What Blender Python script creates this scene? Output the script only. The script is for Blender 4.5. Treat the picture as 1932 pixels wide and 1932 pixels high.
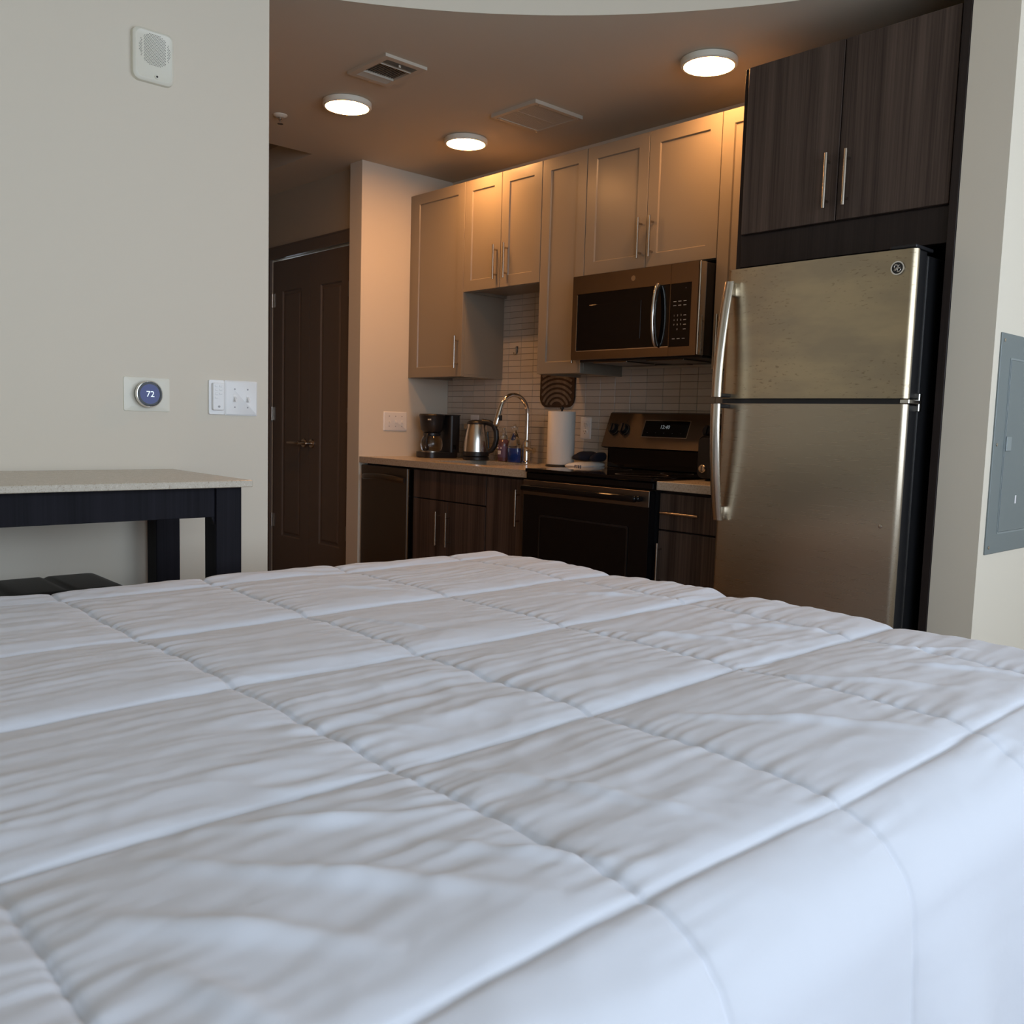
import bpy, bmesh, math, random
import numpy as np
from mathutils import Matrix, Vector

random.seed(7)
rng = np.random.default_rng(7)
for o in list(bpy.data.objects):
    bpy.data.objects.remove(o)
SC = bpy.context.scene
COL = SC.collection
PI = math.pi

# ------------------------------------------------------------------ camera
CAM_POS = (3.08659, -3.58906, 1.13143)
YAW, PITCH, ROLL, FPX = 0.825985, -0.097134, 0.029544, 1715.52
def cam_axes():
    f = Vector((-math.sin(YAW) * math.cos(PITCH), math.cos(YAW) * math.cos(PITCH), math.sin(PITCH)))
    r = Vector((math.cos(YAW), math.sin(YAW), 0))
    u = r.cross(f)
    c, s = math.cos(ROLL), math.sin(ROLL)
    return c * r + s * u, -s * r + c * u, f
R_, U_, F_ = cam_axes()
cd = bpy.data.cameras.new('camera')
cam = bpy.data.objects.new('camera', cd)
COL.objects.link(cam)
cam.matrix_world = Matrix(((R_.x, U_.x, -F_.x, CAM_POS[0]), (R_.y, U_.y, -F_.y, CAM_POS[1]), (R_.z, U_.z, -F_.z, CAM_POS[2]), (0, 0, 0, 1)))
cd.sensor_width = 36.0
cd.sensor_fit = 'HORIZONTAL'
cd.lens = 36.0 * FPX / 1932.0
cd.clip_start = 0.02
cd.dof.use_dof = True
cd.dof.focus_distance = 2.6
cd.dof.aperture_fstop = 13.0
SC.camera = cam

# ------------------------------------------------------------------ world (sky outside the window) and exposure
W = bpy.data.worlds.new('sky_world')
SC.world = W
W.use_nodes = True
bgn = W.node_tree.nodes['Background']
bgn.inputs[0].default_value = (0.74, 0.855, 1.0, 1)
bgn.inputs[1].default_value = 5.2
SC.view_settings.view_transform = 'Standard'
SC.view_settings.look = 'None'
SC.view_settings.exposure = 0.12
SC.view_settings.gamma = 1.0
SC.view_settings.use_curve_mapping = False
SC.cycles.use_denoising = True
SC.cycles.use_adaptive_sampling = True
SC.cycles.adaptive_threshold = .035
SC.cycles.max_bounces = 8
SC.cycles.diffuse_bounces = 5
SC.cycles.glossy_bounces = 5
SC.cycles.transmission_bounces = 8
SC.cycles.transparent_max_bounces = 12
SC.cycles.sample_clamp_indirect = 8.0
SC.cycles.caustics_reflective = False
SC.cycles.caustics_refractive = False

# daylight comes in through the window in the right wall: portal over its opening
WIN = dict(x=4.60, y0=-4.70, y1=0.70, z0=0.75, z1=2.50)
pl = bpy.data.lights.new('window_portal', 'AREA')
pl.shape = 'RECTANGLE'
pl.size = WIN['z1'] - WIN['z0']
pl.size_y = WIN['y1'] - WIN['y0']
pl.cycles.is_portal = True
po = bpy.data.objects.new('window_portal', pl)
COL.objects.link(po)
po.location = (WIN['x'] + 0.10, (WIN['y0'] + WIN['y1']) / 2, (WIN['z0'] + WIN['z1']) / 2)
po.rotation_euler = (0, PI / 2, 0)
LAMP_L = 80.0

# ------------------------------------------------------------------ materials
M = {}
def newmat(name, col=(.5, .5, .5), rough=.5, metal=0.0, spec=.5, coat=0.0, alpha=None):
    m = bpy.data.materials.new(name)
    m.use_nodes = True
    nt = m.node_tree
    b = nt.nodes['Principled BSDF']
    b.inputs['Base Color'].default_value = (*col, 1)
    b.inputs['Roughness'].default_value = rough
    b.inputs['Metallic'].default_value = metal
    b.inputs['Specular IOR Level'].default_value = spec
    b.inputs['Coat Weight'].default_value = coat
    M[name] = m
    return m, nt, b
def texco(nt, scale=(1, 1, 1), kind='Object', rot=(0, 0, 0)):
    tc = nt.nodes.new('ShaderNodeTexCoord')
    mp = nt.nodes.new('ShaderNodeMapping')
    mp.inputs['Scale'].default_value = scale
    mp.inputs['Rotation'].default_value = rot
    nt.links.new(tc.outputs[kind], mp.inputs[0])
    return mp.outputs[0]
def noise(nt, vec, scale=5., detail=3., rough=.5, dist=0.):
    n = nt.nodes.new('ShaderNodeTexNoise')
    n.inputs['Scale'].default_value = scale
    n.inputs['Detail'].default_value = detail
    n.inputs['Roughness'].default_value = rough
    n.inputs['Distortion'].default_value = dist
    nt.links.new(vec, n.inputs['Vector'])
    return n.outputs[0]
def ramp(nt, fac, stops):
    r = nt.nodes.new('ShaderNodeValToRGB')
    e = r.color_ramp.elements
    while len(e) > 1:
        e.remove(e[-1])
    e[0].position = stops[0][0]; e[0].color = (*stops[0][1], 1)
    for p, c in stops[1:]:
        k = e.new(p); k.color = (*c, 1)
    nt.links.new(fac, r.inputs[0])
    return r.outputs[0]
def bump(nt, b, h, strength=.2, dist=.002):
    n = nt.nodes.new('ShaderNodeBump')
    n.inputs['Strength'].default_value = strength
    n.inputs['Distance'].default_value = dist
    nt.links.new(h, n.inputs['Height'])
    nt.links.new(n.outputs[0], b.inputs['Normal'])
def maprange(nt, v, a, b_, c, d):
    n = nt.nodes.new('ShaderNodeMapRange')
    for i, x in enumerate((a, b_, c, d)):
        n.inputs[1 + i].default_value = x
    nt.links.new(v, n.inputs[0])
    return n.outputs[0]

def paint(name, col, rough=.6, amt=.06):
    m, nt, b = newmat(name, col, rough, spec=.35)
    v = texco(nt)
    h = noise(nt, v, 260, 2)
    bump(nt, b, h, amt, .0015)
    return m
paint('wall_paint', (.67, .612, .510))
paint('ceiling_paint', (.58, .52, .42), .8)
newmat('vent_metal', (.50, .45, .37), .5)
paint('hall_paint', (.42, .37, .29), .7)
paint('door_paint', (.125, .102, .086), .42, .02)
paint('cabinet_paint', (.262, .225, .176), .30, .01)
newmat('cabinet_inside', (.40, .37, .31), .6)
newmat('white_plastic', (.80, .80, .79), .35)
newmat('ivory_plastic', (.74, .72, .62), .4)
newmat('grey_print', (.35, .35, .36), .5)
newmat('dark_hole', (.05, .045, .04), .8)
newmat('black_plastic', (.012, .012, .014), .38)
newmat('black_gloss', (.004, .004, .005), .07, spec=.25)
newmat('black_glass', (.003, .003, .004), .05, spec=.28)
newmat('black_satin', (.010, .010, .011), .30)
newmat('black_iron', (.015, .014, .014), .5)
newmat('chrome', (.80, .79, .77), .10, 1.0)
newmat('nickel', (.54, .48, .41), .26, 1.0)
newmat('steel_trim', (.70, .68, .64), .16, 1.0)
newmat('rubber', (.02, .02, .02), .8)
newmat('grout', (.17, .145, .115), .9)
newmat('sill_white', (.75, .75, .73), .4)
newmat('paper', (.80, .78, .74), .9)
newmat('navy_cloth', (.015, .015, .028), .95)
newmat('towel_print', (.06, .09, .17), .9)
newmat('sink_steel', (.62, .60, .57), .22, 1.0)
newmat('mattress_fabric', (.70, .70, .68), .9)
newmat('bedframe', (.05, .045, .04), .6)
newmat('panel_grey', (.150, .178, .180), .42)
newmat('panel_edge', (.22, .255, .26), .35)
newmat('label_grey', (.55, .58, .56), .5)
newmat('brass_hinge', (.42, .40, .37), .32, 1.0)

def brushed(name, col, rough, axis='x', amt=.05, spots=False, rv=.03):
    m, nt, b = newmat(name, col, rough, 1.0)
    sc = {'x': (2.5, 400, 400), 'z': (400, 400, 2.5)}[axis]
    v = texco(nt, sc)
    n = noise(nt, v, 1.0, 2, .6)
    rr = maprange(nt, n, 0.2, 0.8, rough - rv, rough + rv)
    nt.links.new(rr, b.inputs['Roughness'])
    b.inputs['Anisotropic'].default_value = .5
    if amt > 0: bump(nt, b, n, amt, .0006)
    if spots:
        v2 = texco(nt, (1.6, 1.6, 5))
        big = noise(nt, v2, 1.6, 4, .6)
        c1 = ramp(nt, big, [(.38, tuple(x * .86 for x in col)), (.62, (col[0] * 1.08, col[1] * 1.06, col[2] * .98))])
        v3 = texco(nt, (48, 48, 150))
        sp = noise(nt, v3, 1.0, 2, .5)
        v4 = texco(nt, (3.2, 3.2, 4.2))
        msk = noise(nt, v4, 1.0, 1, .5)
        ad = nt.nodes.new('ShaderNodeMath'); ad.operation = 'MULTIPLY'
        s1 = maprange(nt, sp, .62, .68, 0, 1); s2 = maprange(nt, msk, .44, .56, 0, .60)
        nt.links.new(s1, ad.inputs[0]); nt.links.new(s2, ad.inputs[1])
        mx = nt.nodes.new('ShaderNodeMixRGB')
        nt.links.new(ad.outputs[0], mx.inputs[0]); nt.links.new(c1, mx.inputs[1])
        mx.inputs[2].default_value = (.23, .18, .125, 1)
        nt.links.new(mx.outputs[0], b.inputs['Base Color'])
    return m
brushed('steel', (.24, .195, .155), .22)
brushed('handle_steel', (.62, .58, .52), .22)
brushed('fridge_steel_stained', (.46, .385, .28), .29, 'x', 0, True, .012)
brushed('fridge_steel', (.42, .36, .28), .28, 'x', 0, False, .012)
brushed('dark_steel', (.20, .18, .16), .30)
brushed('range_steel', (.16, .135, .115), .36)
brushed('kettle_steel', (.66, .64, .60), .22, 'x', .02)

def wood(name, c0, c1, rough=.4, spec=.22):
    m, nt, b = newmat(name, c0, rough, spec=spec)
    v = texco(nt, (150, 150, 1.6))
    n = noise(nt, v, 1.0, 4, .65)
    v2 = texco(nt, (26, 26, .5))
    n2 = noise(nt, v2, 1.0, 2, .5)
    mx = nt.nodes.new('ShaderNodeMath'); mx.operation = 'ADD'
    nt.links.new(n, mx.inputs[0]); nt.links.new(n2, mx.inputs[1])
    c = ramp(nt, mx.outputs[0], [(.72, c0), (1.0, tuple((a + q) / 2 for a, q in zip(c0, c1))), (1.22, c1)])
    # ramp positions above 1 are clamped: rescale first
    nt.links.remove(mx.outputs[0].links[0])
    s = maprange(nt, mx.outputs[0], .72, 1.28, 0, 1)
    for nd in nt.nodes:
        if nd.type == 'VALTORGB':
            nd.color_ramp.elements[0].position = 0.0
            nd.color_ramp.elements[1].position = .5
            nd.color_ramp.elements[2].position = 1.0
            nt.links.new(s, nd.inputs[0])
            nt.links.new(nd.outputs[0], b.inputs['Base Color'])
    bump(nt, b, n, .08, .0008)
    return m
wood('wenge', (.032, .021, .017), (.104, .073, .058), .42)
wood('wenge_trim', (.016, .011, .010), (.030, .021, .018), .42)
wood('black_wood', (.006, .006, .008), (.014, .013, .018), .55, .08)
wood('floor_wood', (.16, .11, .07), (.30, .22, .15), .45)
wood('board_wood', (.030, .018, .011), (.060, .038, .024), .5)
wood('board_ridge', (.10, .080, .062), (.19, .155, .125), .5)

def quartz(name, base, dark, light, rough=.22):
    m, nt, b = newmat(name, base, rough)
    v = texco(nt)
    n1 = noise(nt, v, 330, 2, .6)
    n2 = noise(nt, v, 120, 2, .6)
    mx = nt.nodes.new('ShaderNodeMath'); mx.operation = 'MULTIPLY_ADD'
    nt.links.new(n1, mx.inputs[0]); mx.inputs[1].default_value = .6
    mm = nt.nodes.new('ShaderNodeMath'); mm.operation = 'MULTIPLY'; mm.inputs[1].default_value = .4
    nt.links.new(n2, mm.inputs[0]); nt.links.new(mm.outputs[0], mx.inputs[2])
    c = ramp(nt, mx.outputs[0], [(.36, dark), (.45, base), (.56, base), (.64, light)])
    nt.links.new(c, b.inputs['Base Color'])
quartz('quartz', (.46, .40, .32), (.26, .20, .14), (.60, .55, .47))
quartz('table_quartz', (.46, .41, .33), (.30, .25, .18), (.58, .53, .45), .25)

# glazed backsplash tile with slight tone differences from piece to piece
m, nt, b = newmat('tile', (.56, .52, .46), .22)
oi = nt.nodes.new('ShaderNodeObjectInfo')
c = ramp(nt, oi.outputs['Random'], [(0, (.53, .49, .43)), (1, (.60, .56, .50))])
nt.links.new(c, b.inputs['Base Color'])

# white cotton comforter
m, nt, b = newmat('comforter_cotton', (.598, .624, .684), .85, spec=.25)
b.inputs['Sheen Weight'].default_value = .15
v = texco(nt)
n = noise(nt, v, 900, 2)
n2 = noise(nt, v, 28, 5, .55)
am = nt.nodes.new('ShaderNodeMath'); am.operation = 'MULTIPLY_ADD'; am.inputs[1].default_value = .06
nt.links.new(n, am.inputs[0]); nt.links.new(n2, am.inputs[2])
bump(nt, b, am.outputs[0], .12, .003)

# leather
m, nt, b = newmat('leather', (.012, .011, .012), .38)
bump(nt, b, noise(nt, texco(nt), 220, 3), .25, .001)

def glassy(name, col, rough=.02, trans=1.0, ior=1.45):
    m, nt, b = newmat(name, col, rough)
    b.inputs['Transmission Weight'].default_value = trans
    b.inputs['IOR'].default_value = ior
glassy('clear_plastic', (.93, .95, .95), .05)
glassy('carafe_glass', (.38, .35, .33), .02)
newmat('blue_liquid', (.012, .045, .23), .12, coat=.5)
newmat('berry_soap', (.13, .06, .07), .25, coat=.4)
newmat('label_purple', (.17, .095, .15), .5)
newmat('label_white', (.75, .72, .74), .5)

# window panes: clear, with a faint reflection
m = bpy.data.materials.new('window_glass'); m.use_nodes = True; M['window_glass'] = m
nt = m.node_tree
nt.nodes.clear()
out = nt.nodes.new('ShaderNodeOutputMaterial'); tr = nt.nodes.new('ShaderNodeBsdfTransparent'); gl = nt.nodes.new('ShaderNodeBsdfGlossy')
gl.inputs['Roughness'].default_value = .02
mx = nt.nodes.new('ShaderNodeMixShader'); mx.inputs[0].default_value = .06
nt.links.new(tr.outputs[0], mx.inputs[1]); nt.links.new(gl.outputs[0], mx.inputs[2]); nt.links.new(mx.outputs[0], out.inputs[0])

def emit(name, col, s):
    m = bpy.data.materials.new(name); m.use_nodes = True; M[name] = m
    nt = m.node_tree; nt.nodes.clear()
    out = nt.nodes.new('ShaderNodeOutputMaterial'); e = nt.nodes.new('ShaderNodeEmission')
    e.inputs[0].default_value = (*col, 1); e.inputs[1].default_value = s
    nt.links.new(e.outputs[0], out.inputs[0])
emit('lamp_glow', (1.0, .46, .155), LAMP_L)
emit('digit_glow', (.75, .90, 1.0), 1.2)
emit('digit_dim', (.55, .60, .62), .22)
newmat('screen_glass', (.010, .016, .05), .05, coat=.5)
m, nt, b = newmat('screen_blue', (.004, .006, .03), .05)
b.inputs['Specular IOR Level'].default_value = .25
b.inputs['Emission Color'].default_value = (.03, .05, .28, 1)
b.inputs['Emission Strength'].default_value = .35
newmat('digit_print', (.45, .47, .48), .5)
newmat('digit_print_dim', (.20, .21, .22), .5)

# ------------------------------------------------------------------ mesh helpers
class MB:
    def __init__(s):
        s.v = []; s.f = []
    def add(s, vs, fs):
        k = len(s.v)
        s.v += [tuple(map(float, p)) for p in vs]
        s.f += [tuple(i + k for i in q) for q in fs]
        return s
    def box(s, x0, x1, y0, y1, z0, z1, bev=0.0, seg=1):
        if x1 < x0: x0, x1 = x1, x0
        if y1 < y0: y0, y1 = y1, y0
        if z1 < z0: z0, z1 = z1, z0
        vs = [(x0, y0, z0), (x1, y0, z0), (x1, y1, z0), (x0, y1, z0), (x0, y0, z1), (x1, y0, z1), (x1, y1, z1), (x0, y1, z1)]
        fs = [(0, 3, 2, 1), (4, 5, 6, 7), (0, 1, 5, 4), (1, 2, 6, 5), (2, 3, 7, 6), (3, 0, 4, 7)]
        bev = min(bev, .49 * min(x1 - x0, y1 - y0, z1 - z0))
        if bev <= 0:
            return s.add(vs, fs)
        bm = bmesh.new()
        bv = [bm.verts.new(p) for p in vs]
        for q in fs: bm.faces.new([bv[i] for i in q])
        bmesh.ops.bevel(bm, geom=bm.edges[:], offset=bev, segments=seg, profile=.5, affect='EDGES')
        return s.frombm(bm)
    def frombm(s, bm):
        bm.verts.index_update()
        vs = [tuple(v.co) for v in bm.verts]
        fs = [tuple(v.index for v in f.verts) for f in bm.faces]
        bm.free()
        return s.add(vs, fs)
    def cyl(s, p0, p1, r0, r1=None, n=20, caps=True):
        r1 = r0 if r1 is None else r1
        return s.tube([p0, p1], [r0, r1], n, caps)
    def tube(s, pts, r, n=12, caps=True, flat=None):
        P = [Vector(p) for p in pts]
        m_ = len(P)
        rs = r if isinstance(r, (list, tuple)) else [r] * m_
        T = []
        for i in range(m_):
            a = P[max(i - 1, 0)]; b_ = P[min(i + 1, m_ - 1)]
            T.append((b_ - a).normalized())
        ref = Vector((0, 0, 1)) if abs(T[0].z) < .9 else Vector((1, 0, 0))
        N = (ref - T[0] * ref.dot(T[0])).normalized()
        vs = []; fs = []
        for i in range(m_):
            N = (N - T[i] * N.dot(T[i])).normalized()
            B = T[i].cross(N)
            for k in range(n):
                a = 2 * PI * k / n
                ca, sa = math.cos(a), math.sin(a)
                if flat: ca *= flat[0]; sa *= flat[1]
                vs.append(P[i] + (N * ca + B * sa) * rs[i])
        for i in range(m_ - 1):
            for k in range(n):
                k2 = (k + 1) % n
                fs.append((i * n + k, i * n + k2, (i + 1) * n + k2, (i + 1) * n + k))
        if caps:
            fs.append(tuple(reversed(range(n))))
            fs.append(tuple((m_ - 1) * n + k for k in range(n)))
        return s.add(vs, fs)
    def lathe(s, c, prof, n=28, axis='z', sx=1., sy=1.):
        vs = []; fs = []
        m_ = len(prof)
        for (r, h) in prof:
            for k in range(n):
                a = 2 * PI * k / n
                x, y = r * math.cos(a) * sx, r * math.sin(a) * sy
                if axis == 'z': p = (c[0] + x, c[1] + y, c[2] + h)
                elif axis == 'y': p = (c[0] + x, c[1] - h, c[2] + y)      # h grows towards -y
                else: p = (c[0] + h, c[1] + x, c[2] + y)                  # h grows towards +x
                vs.append(p)
        for i in range(m_ - 1):
            for k in range(n):
                k2 = (k + 1) % n
                q = (i * n + k, i * n + k2, (i + 1) * n + k2, (i + 1) * n + k)
                fs.append(q)
        fs.append(tuple(reversed(range(n)))); fs.append(tuple((m_ - 1) * n + k for k in range(n)))
        return s.add(vs, fs)
    def prism(s, poly, axis, a0, a1):
        n = len(poly)
        def mk(p, a):
            return {'x': (a, p[0], p[1]), 'y': (p[0], a, p[1]), 'z': (p[0], p[1], a)}[axis]
        vs = [mk(p, a0) for p in poly] + [mk(p, a1) for p in poly]
        fs = [tuple(range(n)), tuple(reversed(range(n, 2 * n)))]
        for i in range(n):
            j = (i + 1) % n
            fs.append((i, i + n, j + n, j))
        return s.add(vs, fs)
    def prism_hole(s, outer, inner, axis, a0, a1):
        """outer and inner rings with the same count: a frame with depth"""
        n = len(outer)
        def mk(p, a):
            return {'x': (a, p[0], p[1]), 'y': (p[0], a, p[1]), 'z': (p[0], p[1], a)}[axis]
        vs = [mk(p, a0) for p in outer] + [mk(p, a1) for p in outer] + [mk(p, a0) for p in inner] + [mk(p, a1) for p in inner]
        fs = []
        for i in range(n):
            j = (i + 1) % n
            fs += [(i, i + n, j + n, j), (2 * n + i, 2 * n + j, 3 * n + j, 3 * n + i), (i, j, 2 * n + j, 2 * n + i), (n + i, 3 * n + i, 3 * n + j, n + j)]
        return s.add(vs, fs)

ORI = {}
def link(o, parent=None):
    COL.objects.link(o)
    if parent is not None:
        o.parent = parent
    return o
def thing(name, label, cat, loc=(0, 0, 0), group=None):
    o = bpy.data.objects.new(name, None)
    o.empty_display_size = .05
    link(o)
    o.location = loc
    o['label'] = label; o['category'] = cat
    if group: o['group'] = group
    ORI[o.name] = Vector(loc)
    return o
def build(name, mb, mat, parent=None, smooth=None, label=None, org=None, recalc=True):
    """link a mesh object from world-space vertices; org: own origin (world) when top-level"""
    me = bpy.data.meshes.new(name)
    base = ORI[parent.name] if parent is not None else Vector(org or (0, 0, 0))
    me.from_pydata([(p[0] - base.x, p[1] - base.y, p[2] - base.z) for p in mb.v], [], mb.f)
    if recalc:
        bm = bmesh.new(); bm.from_mesh(me)
        bmesh.ops.recalc_face_normals(bm, faces=bm.faces[:])
        bm.to_mesh(me); bm.free()
    me.materials.append(M[mat])
    if smooth:
        me.polygons.foreach_set('use_smooth', [True] * len(me.polygons))
        me.set_sharp_from_angle(angle=math.radians(smooth))
    me.update()
    o = bpy.data.objects.new(name, me)
    link(o, parent)
    if parent is None:
        o.location = base
    ORI[o.name] = base
    if label: o['label'] = label
    return o
def struct(name, mb, mat, label, smooth=None):
    o = build(name, mb, mat, None, smooth)
    o['kind'] = 'structure'; o['label'] = label
    return o
def tag(o, label, cat, group=None):
    o['label'] = label; o['category'] = cat
    if group: o['group'] = group
    return o
def copy_tree(o, loc, label):
    r = o.copy(); COL.objects.link(r); r.location = loc; r['label'] = label
    for ch in o.children:
        c = ch.copy(); COL.objects.link(c); c.parent = r
        for g in ch.children:
            d = g.copy(); COL.objects.link(d); d.parent = c
    ORI[r.name] = Vector(loc)
    return r
def text_mb(txt, size, origin, ex, ey, depth=.0004, center=True, spacing=1.0):
    """flat lettering as thin geometry; ex, ey: directions of writing and up"""
    cu = bpy.data.curves.new('lettering', 'FONT')
    cu.body = txt; cu.size = size; cu.extrude = depth
    cu.space_character = spacing
    cu.resolution_u = 3
    if center: cu.align_x = 'CENTER'; cu.align_y = 'CENTER'
    o = bpy.data.objects.new('lettering', cu)
    COL.objects.link(o)
    dg = bpy.context.evaluated_depsgraph_get()
    me = bpy.data.meshes.new_from_object(o.evaluated_get(dg))
    ex = Vector(ex); ey = Vector(ey); ez = ex.cross(ey)
    mb = MB()
    mb.add([Vector(origin) + ex * v.co.x + ey * v.co.y + ez * v.co.z for v in me.vertices], [tuple(p.vertices) for p in me.polygons])
    bpy.data.objects.remove(o); bpy.data.curves.remove(cu); bpy.data.meshes.remove(me)
    return mb
def rrect(x0, x1, z0, z1, r, n=6):
    pts = []
    for cx, cz, a0 in ((x1 - r, z1 - r, 0), (x0 + r, z1 - r, 90), (x0 + r, z0 + r, 180), (x1 - r, z0 + r, 270)):
        for k in range(n + 1):
            a = math.radians(a0 + 90 * k / n)
            pts.append((cx + r * math.cos(a), cz + r * math.sin(a)))
    return pts

# ------------------------------------------------------------------ fixed dimensions
XW, XWL, YW = -1.429, -1.553, -.656          # wing wall: kitchen face, hall face, front
ZC, ZM = 2.59, 3.05                           # kitchen ceiling, main room ceiling
XL, YLE = .197, -2.081                        # left wall plane and its end
XS0, XS1 = 1.886, 2.022                       # stub wall beside the refrigerator
YD = -.60                                     # wall with the closet doors
XWIN = WIN['x']
YB = -5.6                                     # wall behind the camera
YN = 1.2                                      # end of the passage on the right

# ------------------------------------------------------------------ room shell
# floor with individual planks near the bed are out of sight; the boards are real strips
mb = MB().box(-3.4, XWIN, YB, YN, -.10, -.004)
floor = struct('floor', mb, 'floor_wood', 'brown wooden plank floor, mostly hidden by the bed')
pw = .19
pm = MB().box(-pw / 2 + .0012, pw / 2 - .0012, -.9, .9, -.004, 0, .001)
first = None
k = 0
for i in range(10):
    for j in range(3):
        x = 2.72 + pw * i + pw / 2
        y = -4.6 + 1.804 * j - (.6 if i % 2 else 0)
        if first is None:
            first = build('plank', pm, 'floor_wood', floor); p = first
        else:
            p = first.copy(); COL.objects.link(p); p.parent = floor
        p.location = (x, y, 0)

# walls
struct('wall_left', MB().box(XL - .13, XL, YB, YLE, -.02, ZM), 'wall_paint', 'pale grey painted wall on the left with alarm and thermostat')
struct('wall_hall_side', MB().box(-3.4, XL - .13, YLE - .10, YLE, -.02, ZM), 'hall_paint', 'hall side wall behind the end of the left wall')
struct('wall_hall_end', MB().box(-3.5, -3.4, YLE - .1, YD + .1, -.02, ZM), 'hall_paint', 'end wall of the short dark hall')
wb = struct('wall_back', MB().box(XW, XS1, 0.0, .12, -.02, ZM), 'wall_paint', 'kitchen back wall behind the cabinets')
struct('wall_wing', MB().box(XWL, XW, YW, .12, -.02, ZC), 'wall_paint', 'narrow wing wall ending the kitchen run, lit by warm lights')
struct('wall_stub', MB().box(XS0, XS1, YW - .004, .0, -.02, ZM), 'wall_paint', 'narrow pale wall strip right of the refrigerator')
struct('wall_passage', MB().box(XS0, XS1, 0.12, YN, -.02, ZM), 'wall_paint', 'passage wall continuing behind the breaker panel')
struct('wall_passage_end', MB().box(XS0, XWIN + .2, YN, YN + .1, -.02, ZM), 'wall_paint', 'end wall of the passage on the right')
struct('wall_behind', MB().box(XL - .13, XWIN + .2, YB - .1, YB, -.02, ZM), 'wall_paint', 'wall behind the bed head')
# hall door wall: opening for the double door x -2.60..-1.60, z to 2.19
DX0, DX1, DZ1 = -2.585, -1.615, 2.165
mb = MB()
mb.box(-3.4, DX0, YD, YD + .1, -.02, ZC).box(DX1, XWL, YD, YD + .1, -.02, ZC).box(DX0, DX1, YD, YD + .1, DZ1, ZC)
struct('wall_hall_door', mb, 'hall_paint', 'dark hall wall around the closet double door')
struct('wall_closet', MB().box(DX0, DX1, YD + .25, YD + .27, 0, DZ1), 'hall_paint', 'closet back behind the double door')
# window wall
y0, y1, z0, z1 = WIN['y0'], WIN['y1'], WIN['z0'], WIN['z1']
mb = MB()
mb.box(XWIN, XWIN + .2, YB, y0, -.02, ZM).box(XWIN, XWIN + .2, y1, YN, -.02, ZM).box(XWIN, XWIN + .2, y0, y1, -.02, z0).box(XWIN, XWIN + .2, y0, y1, z1, ZM)
struct('wall_right', mb, 'wall_paint', 'window wall on the right side of the room')
win = struct('window_1', MB().box(XWIN - .015, XWIN + .16, y0 - .02, y1 + .02, z0 - .03, z0), 'sill_white', 'large daylight window right of the bed')
nb = 5
for i in range(nb + 1):
    yy = y0 + (y1 - y0) * i / nb
    build('window_frame', MB().box(XWIN + .04, XWIN + .10, yy - .03, yy + .03, z0, z1, .004), 'sill_white', win)
build('window_frame', MB().box(XWIN + .04, XWIN + .10, y0, y1, z1 - .05, z1, .004), 'sill_white', win)
build('window_frame', MB().box(XWIN + .04, XWIN + .10, y0, y1, z0, z0 + .05, .004), 'sill_white', win)
for i in range(nb):
    a = y0 + (y1 - y0) * i / nb + .03; b_ = y0 + (y1 - y0) * (i + 1) / nb - .03
    build('pane', MB().box(XWIN + .066, XWIN + .072, a, b_, z0 + .05, z1 - .05), 'window_glass', win)

# kitchen ceiling with a curved front edge, main ceiling above
CC, CR = (2.5688, -3.1532), 2.742
def arc_pt(t): return (CC[0] + CR * math.cos(t), CC[1] + CR * math.sin(t))
# arc from the hall wall line (y = YLE) to the stub wall (x = XS1)
t0 = PI - math.asin((YLE - CC[1]) / CR)
t1 = math.acos((XS1 - .015 - CC[0]) / CR)
arc = [arc_pt(t0 + (t1 - t0) * i / 72) for i in range(73)]
RX, RY0, RY1 = XWL + .004, -1.75, -.905           # recess over the hall
mb = MB()
# ceiling slab pieces: right of recess follows the arc
poly = [(RX, YLE), *arc, (XS1 - .015, .0), (RX, .0)]
mb.prism(poly, 'z', ZC, ZC + .12)
mb.box(-3.4, RX, RY1, YD + .1, ZC, ZC + .12).box(-3.4, RX, YLE, RY0, ZC, ZC + .12)
struct('ceiling', mb, 'ceiling_paint', 'dropped kitchen ceiling with a curved front edge')
mb = MB().box(-3.4, RX, RY0, RY1, 2.98, 3.04)
mb.box(-3.4, RX, RY1, RY1 + .02, ZC + .12, 2.99).box(-3.4, RX, RY0 - .02, RY0, ZC + .12, 2.99).box(RX, RX + .02, RY0, RY1, ZC + .12, 2.99)
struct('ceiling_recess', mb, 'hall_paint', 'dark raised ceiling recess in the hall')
# curved fascia
vs = []; fs = []
for i, p in enumerate(arc):
    d = Vector((CC[0] - p[0], CC[1] - p[1])).normalized() * .003
    e = d * -12
    vs += [(p[0] + d.x, p[1] + d.y, ZC - .001), (p[0] + d.x, p[1] + d.y, ZM), (p[0] + e.x, p[1] + e.y, ZM), (p[0] + e.x, p[1] + e.y, ZC + .121)]
    if i:
        a = 4 * (i - 1); b_ = 4 * i
        fs += [(a, b_, b_ + 1, a + 1), (a + 2, a + 3, b_ + 3, b_ + 2), (a, a + 3, b_ + 3, b_)]
mb = MB().add(vs, fs)
struct('wall_fascia', mb, 'wall_paint', 'pale curved fascia above the kitchen ceiling edge', 40)
struct('ceiling_main', MB().box(-.4, XWIN + .2, YB, YN, ZM, ZM + .1), 'ceiling_paint', 'high ceiling of the main room')
struct('baseboard_left', MB().box(XL, XL + .014, YB, YLE - .002, 0, .10, .003), 'sill_white', 'white baseboard along the left wall')
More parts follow.
